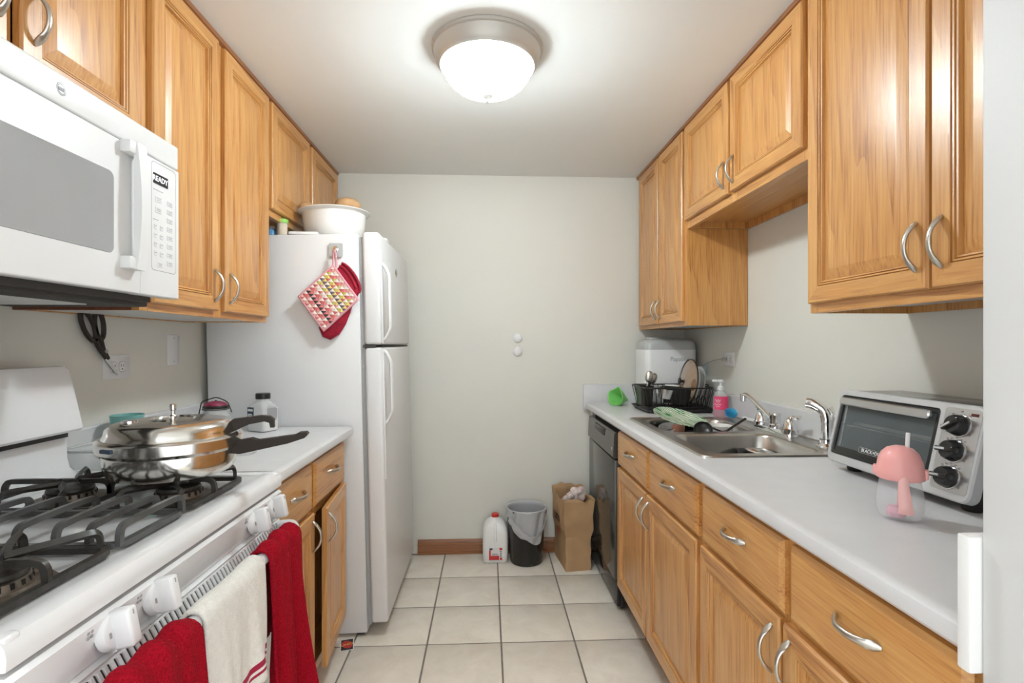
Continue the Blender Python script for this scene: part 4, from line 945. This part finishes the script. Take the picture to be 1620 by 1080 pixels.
for k in range(7):
    y = -.105+.21*k/6
    wb.tube([(-.178,y*1.13,.128),(-.158,y,.028),(.158,y,.028),(.178,y*1.13,.128)], .0025, 5)
for k in range(9):
    x = -.05+.20*k/8
    wb.tube(smoothpath([(x-.010,-.06,.028),(x-.011,-.06,.062),(x,-.06,.080),(x+.011,-.06,.062),(x+.010,-.06,.028)], 4), .0024, 5)
    wb.tube(smoothpath([(x-.010,.05,.028),(x-.011,.05,.062),(x,.05,.080),(x+.011,.05,.062),(x+.010,.05,.028)], 4), .0024, 5)
for s in (-1, 1): wb.tube(smoothpath([(.178,s*.03,.128),(.192,s*.028,.134),(.194,0,.136),(.192,-s*.028,.134),(.178,-s*.03,.128)], 3), .003, 6)
part('wire_basket', wb, 'black_plastic', dr, ang=60)
rx, ry = .985, 2.725
uh = T('utensil_holder', 'dark utensil holder at the left end of the dish rack', 'utensil holder', (rx-.150, ry-.03, CT+.034))
part('cup', MB().loft([at_z(rrect(-.030,.030,-.040,.070,.016), 0), at_z(rrect(-.034,.034,-.045,.075,.018), .098), at_z(rrect(-.037,.037,-.048,.079,.02), .100), at_z(rrect(-.031,.031,-.042,.072,.016), .098), at_z(rrect(-.028,.028,-.038,.066,.014), .006)], cap0=True, cap1=True), 'olive_black', uh)
def spoon(name, label, loc, rot, mat_):
    o = T(name, label, 'spoon', loc, rot, 'utensils in the dish rack')
    def sf(u, v):
        a = 2*pi*u; b = v*pi*.5; return (.020*sin(b)*cos(a), -.010*cos(b), .030*sin(b)*sin(a))
    solid(part('spoon_bowl', MB().grid(sf, 20, 6, wrapu=True), mat_, o, (0,0,.14), ang=60), .0015)
    part('spoon_handle', MB().tube([(0,-.001,.112),(0,.001,.06),(0,0,0)], [(.003,.0018),(.004,.0018),(.006,.0018)], 6, up=(1,0,0)), mat_, o)
spoon('spoon', 'steel spoon standing in the utensil holder, tilted right', (rx-.165, ry-.045, CT+.045), (0, R(12), R(-10)), 'nickel')
spoon('spoon', 'steel spoon standing in the utensil holder, beside the dark handle', (rx-.150, ry-.02, CT+.038), (R(5), R(20), R(20)), 'nickel')
solo('knife_handle', MB().tube([(0,0,0),(.045,0,.10),(.075,0,.15)], [(.006,.004),(.007,.005),(.009,.007)], 8), 'black_plastic', 'black utensil handle sticking up from the utensil holder', 'utensil', (rx-.160, ry+.015, CT+.042))
sc_ = T('measuring_scoop', 'dark grey metal cup hanging over the rack edge', 'scoop', (rx-.072, ry-.105, CT+.075), (R(8), R(8), 0))
part('scoop_cup', MB().lathe(cupw([(.030,0),(.034,.003),(.040,.052)], .002), 26), 'oven_steel', sc_)
part('scoop_handle', MB().tube([(.036,-.01,.046),(.055,-.014,.030),(.060,-.015,-.02)], [(.004,.008)]*3, 8), 'black_plastic', sc_)
solo('black_container', MB().loft([at_z(rrect(-.060,.060,-.022,.022,.01,3), 0), at_z(rrect(-.070,.070,-.027,.027,.012,3), .085), at_z(rrect(-.066,.066,-.024,.024,.011,3), .085), at_z(rrect(-.056,.056,-.019,.019,.009,3), .004)], cap0=True, cap1=True), 'black_plastic', 'black plastic container upside down in the front of the dish rack', 'container', (rx-.010, ry-.085, CT+.045), (R(4), R(6), R(-4)))
solo('clear_container', MB().loft([at_z(rrect(-.062,.062,-.04,.04,.014,3), .05), at_z(rrect(-.07,.07,-.045,.045,.016,3), 0), at_z(rrect(-.075,.075,-.05,.05,.018,3), 0)], cap0=True), 'clear_plastic', 'clear plastic container upside down at the left of the dish rack', 'container', (rx-.045, ry+.06, CT+.0325))
mg_ = T('white_mug', 'white mug upside down in the middle of the dish rack', 'mug', (rx+.015, ry+.03, CT+.0325))
part('mug_body', MB().lathe([(0,.100),(.036,.100),(.040,.096),(.042,.05),(.042,0),(.039,0),(.039,.05),(.036,.092),(0,.095)], 32), 'ceramic', mg_)
part('mug_handle', MB().tube(smoothpath([(.040,-.005,.078),(.062,-.010,.074),(.066,-.012,.05),(.058,-.010,.03),(.040,-.005,.024)], 4), [(.004,.007)]*17, 8), 'ceramic', mg_)
gl = T('glass_pan_cover', 'round glass pan cover with black rim standing in the dish rack', 'pan cover', (rx+.080, ry-.030, CT+.152), (0, R(-82), 0))
part('lid_glass', MB().lathe([(.120,0),(.10,.012),(.06,.022),(.012,.026)], 40), 'lid_tan', gl)
part('lid_rim', MB().tube([(.122*cos(2*pi*k/40), .122*sin(2*pi*k/40), 0) for k in range(40)], [(.004,.003)]*40, 6, closed=True), 'black_plastic', gl)
part('lid_knob', MB().lathe([(.012,.022),(.007,.028),(.008,.038),(.016,.044),(.016,.050),(0,.052)], 20), 'black_plastic', gl)
plt = T('dinner_plate', 'white dinner plate with brown centre standing behind the glass lid', 'plate', (rx+.118, ry-.02, CT+.135), (0, R(-80), 0))
part('plate_body', MB().lathe([(0,0),(.06,0),(.065,.004),(.10,.014),(.102,.017),(.064,.008),(.06,.004),(0,.004)], 44), 'ceramic', plt)
part('plate_centre', MB().lathe([(0,.0045),(.03,.0045),(.032,.004)], 28), 'brown_glaze', plt)
plt = T('dinner_plate', 'plain white plate last in the row of the dish rack', 'plate', (rx+.150, ry-.01, CT+.133), (0, R(-78), 0))
part('plate_body', MB().lathe([(0,0),(.06,0),(.065,.004),(.098,.014),(.100,.017),(.064,.008),(.06,.004),(0,.004)], 44), 'ceramic', plt)
sp_ = T('spatula', 'pale blue spatula standing behind the plates in the dish rack', 'spatula', (1.155, 2.80, CT+.04), (R(0), R(18), R(20)))
part('blade', MB().prism([(-.020,.15),(.018,.148),(.030,.225),(-.016,.218)], -.0015, .0015, 'y'), 'pale_blue', sp_)
part('handle', MB().tube([(0,0,.0),(0,0,.155)], .004, 8), 'pale_blue', sp_)
gm = MB()
def gfun(u, v):
    a = 2*pi*u; t = v**.8; r = .006+.046*t
    x = .062-.105*t + .012*t*sin(a)*1.2; y = .012-.02*t + r*cos(a)*(1+.18*t*sin(2*a+.5)); z = .022+.020*t + r*sin(a)*(1+.15*t*cos(3*a))
    return (x, y, max(.002+.004*abs(cos(a)), z))
solid(solo('silicone_mitt', MB().grid(gfun, 32, 10, wrapu=True), 'green_silicone', 'bright green folded silicone piece lying in the counter corner', 'silicone holder', (.775, 2.985, CT), (0,0,R(28)), ang=70), .003)

# outlet on the right wall with plug and cord
p = plate('wall_outlet', 'white wall outlet with a plugged-in cord, right wall beside the plates', 'outlet', (XR, 2.555, 1.192), (0,0,RR), .118, .074); sockets(p, True)
cdm = T('power_cord', 'thin dark cord running from the right wall outlet to the sterilizer', 'cord', (XR, 2.575, 1.192))
part('plug', MB().box(-.028,-.007,-.008,.008,-.007,.007,b=.003), 'gasket', cdm)
part('cable', MB().tube(smoothpath([(-.026,0,0),(-.035,.03,-.002),(-.028,.15,-.02),(-.022,.26,-.05),(-.024,.30,-.12),(-.030,.34,-.16)], 6), .0022, 6), 'gasket', cdm)

# ------------------------------------------------------------------ toaster oven  local x = 1.44 - y, -y toward room, z up
to = T('toaster_oven', 'silver and black toaster oven on the right counter beside the sink', 'toaster oven', (.979, 1.438, CT), (0,0,RR))
TW = .440
def ty(z): return (z-.022)/.200*.046      # sloping front
part('body', MB().prism([(.012,.024),(.030,.070),(.056,.205),(.060,.216),(.215,.216),(.220,.205),(.220,.030),(.21,.024)], .010, TW-.010, 'x'), 'black_plastic', to)
th_ = math.atan2(.046, .200)
Mf = Matrix.Translation((0, ty(.022), .022)) @ Matrix.Rotation(-th_, 4, 'X')      # front plane frame: z up the face, -y outwards
FH = .205
fo, fi = rrect(0, TW, 0, FH, .022, 5), rrect(.012, .334, .022, FH-.016, .010, 5)
ff = MB()
bm = bmesh.new(); edges = []
for lp_ in (rrect(.003, TW-.003, .003, FH-.003, .02, 5), fi):
    vs = [bm.verts.new((x, -.010, z)) for x, z in lp_]; edges += [bm.edges.new((vs[i], vs[(i+1) % len(vs)])) for i in range(len(vs))]
bmesh.ops.triangle_fill(bm, use_beauty=True, use_dissolve=False, edges=edges); bm.verts.index_update()
ff.add([v.co[:] for v in bm.verts], [[v.index for v in f.verts] for f in bm.faces]); bm.free()
ff.loft([at_y(rrect(.003, TW-.003, .003, FH-.003, .02, 5), -.010), at_y(fo, -.006), at_y(fo, .014)]); ff.loft([at_y(fi, -.010), at_y(fi, .010)])
fp = part('front_frame', ff.xf(Mf), 'silver_plastic', to)
part('cavity', MB().box(.012,.334,.075,.080,.022,FH-.016).box(.012,.334,.010,.08,.018,.022).xf(Mf), 'gap_dark', to)
tdr = part('door', MB().rings(.320, .165, [(0,.004),(0,-.006),(.002,-.008),(.010,-.008),(.011,-.004)], cap=False).xf(Matrix.Translation((.013,0,.023))).box(.013,.333,-.0065,.002,.023,.045).xf(Mf), 'black_gloss', to)
part('glass', MB().box(.020,.326,-.004,-.001,.040,.180).xf(Mf), 'oven_glass', tdr)
part('handle', MB().loft([at_y(rrect(.024,.320,.160,.181,.0095,5), -.016), at_y(rrect(.024,.320,.160,.181,.0095,5), -.022), at_y(rrect(.027,.317,.163,.178,.007,5), -.025)], cap0=True, cap1=True).box(.034,.044,-.018,-.006,.166,.176).box(.300,.310,-.018,-.006,.166,.176).xf(Mf), 'oven_steel', tdr)
part('badge_plate', MB().tube(at_y(rrect(.115,.225,.044,.058,.003,2), -.0072), .0007, 4, closed=True).xf(Mf), 'chrome', tdr)
bt_ = text('badge_text', 'BLACK+DECKER', .0125, 'paper_white', tdr, Mf @ Vector((.170,-.0075,.051)), (R(90)-th_,0,0))
rk = MB()
for k in range(14): rk.tube([(.024+.300*k/13,.008,.108),(.024+.300*k/13,.075,.108)], .0012, 5)
rk.tube([(.018,.008,.108),(.330,.008,.108)], .0018, 5).tube([(.018,.07,.108),(.330,.07,.108)], .0018, 5)
part('oven_rack', rk.xf(Mf), 'chrome', to)
part('baking_tray', MB().box(.05,.325,.012,.07,.112,.122,b=.002).xf(Mf), 'oven_steel', to)
part('heating_element', MB().tube([(.02,.04,.05),(.33,.04,.05)], .004, 8).tube([(.018,.02,.03),(.018,.02,.16)], .003, 6).xf(Mf), 'oven_steel', to)
cpl = part('control_panel', MB().prism(rrect(.346, .432, .016, FH-.010, .008, 4), -.0115, -.009, 'y').xf(Mf), 'oven_steel', to)
pr = MB(); rn = random.Random(3)
for kz in (.158, .103, .046):
    kn = part('knob', MB().lathe([(.0235,0),(.0235,-.004),(.022,-.010),(.019,-.018),(.017,-.020),(0,-.020)], 32, (.386,-.0115,kz), 'y').xf(Mf), 'black_gloss', to)
    part('knob_ring', MB().tube([(.386+.0245*cos(2*pi*k/32), -.0125, kz+.0245*sin(2*pi*k/32)) for k in range(32)], .0014, 5, closed=True).xf(Mf), 'chrome', kn)
    part('knob_grip', MB().box(-.0215,.0215,-.038,-.010,-.0055,.0055,b=.003).xf(Mf @ Matrix.Translation((.386,0,kz)) @ Matrix.Rotation(R(-35 if kz > .15 else -5), 4, 'Y')), 'black_gloss', kn)
    part('knob_pointer', MB().box(-.021,.004,-.0393,-.0375,-.0022,.0022,b=.0005).xf(Mf @ Matrix.Translation((.386,0,kz)) @ Matrix.Rotation(R(-35 if kz > .15 else -5), 4, 'Y')), 'silver_plastic', kn)
    for k in range(9):
        a = R(-120+40*k)
        x, z = .386+.031*sin(a), kz+.031*cos(a)
        if .349 < x < .429 and .02 < z < .19: pr.box(x-.0028,x+.0028,-.0119,-.0114,z-.0006,z+.0006); pr.box(x-.002,x+.0025,-.0119,-.0114,z-.0028,z-.0018)
part('panel_print', pr.xf(Mf), 'mark_dark', cpl)
part('indicator', MB().box(.408,.424,-.0125,-.011,.181,.187,b=.0005).xf(Mf), 'amber_lens', cpl)
part('top_plate', MB().box(.004, TW-.004, .052, .215, .214, .2185, b=.002), 'black_gloss', to)
for x in (.045, TW-.045):
    for y in (.045, .19): part('foot', MB().lathe([(0,0),(.017,0),(.019,.004),(.021,.026)], 18, (x, y, 0)), 'black_plastic', to)

# ------------------------------------------------------------------ sippy cup
sy = T('sippy_cup', 'pink and clear toddler straw cup on the counter before the toaster oven', 'sippy cup', (.832, 1.004, CT), (0,0,R(-42)))
part('cup_body', MB().lathe([(0,.001),(.030,.001),(.038,.006),(.0425,.022),(.043,.040),(.040,.058),(.0375,.072),(.0385,.082)], 40), 'sippy_clear', sy)
ld_ = part('lid', MB().lathe([(.0395,.076),(.0435,.078),(.0445,.084),(.0445,.094),(.042,.100),(.040,.112),(.034,.125),(.024,.134),(.012,.138),(0,.139)], 40), 'pink_plastic', sy)
for s_ in (-1, 1): part('lid_tab', MB().box(s_*.049,s_*.040,-.010,.010,.080,.098,b=.003), 'pink_plastic', ld_)
part('straw', MB().tube([(.012,0,.12),(.014,0,.164)], .0042, 12), 'straw', ld_)
def strapf():
    pts = [(.008,-.041,.086),(.008,-.044,.070),(.010,-.046,.05),(.012,-.049,.030),(.012,-.048,.020)]
    return MB().tube(smoothpath(pts, 5), [(.003, .008+.006*(k/20)) for k in range(21)], 10, up=(0,1,0))
part('carry_strap', strapf(), 'pink_light', ld_)
part('straw_weight', MB().lathe([(0,.004),(.016,.006),(.019,.014),(.015,.024),(0,.027)], 24, (-.006,-.008,0)), 'pink_weight', sy)
part('inner_straw', MB().tube([(-.004,-.006,.024),(0,0,.06),(.006,0,.11)], .003, 8), 'pink_light', sy)

sy.scale = (.93, .93, 1.06)

bpy.data.objects['silicone_mitt'].scale = (1.1, 1.1, 1.1)
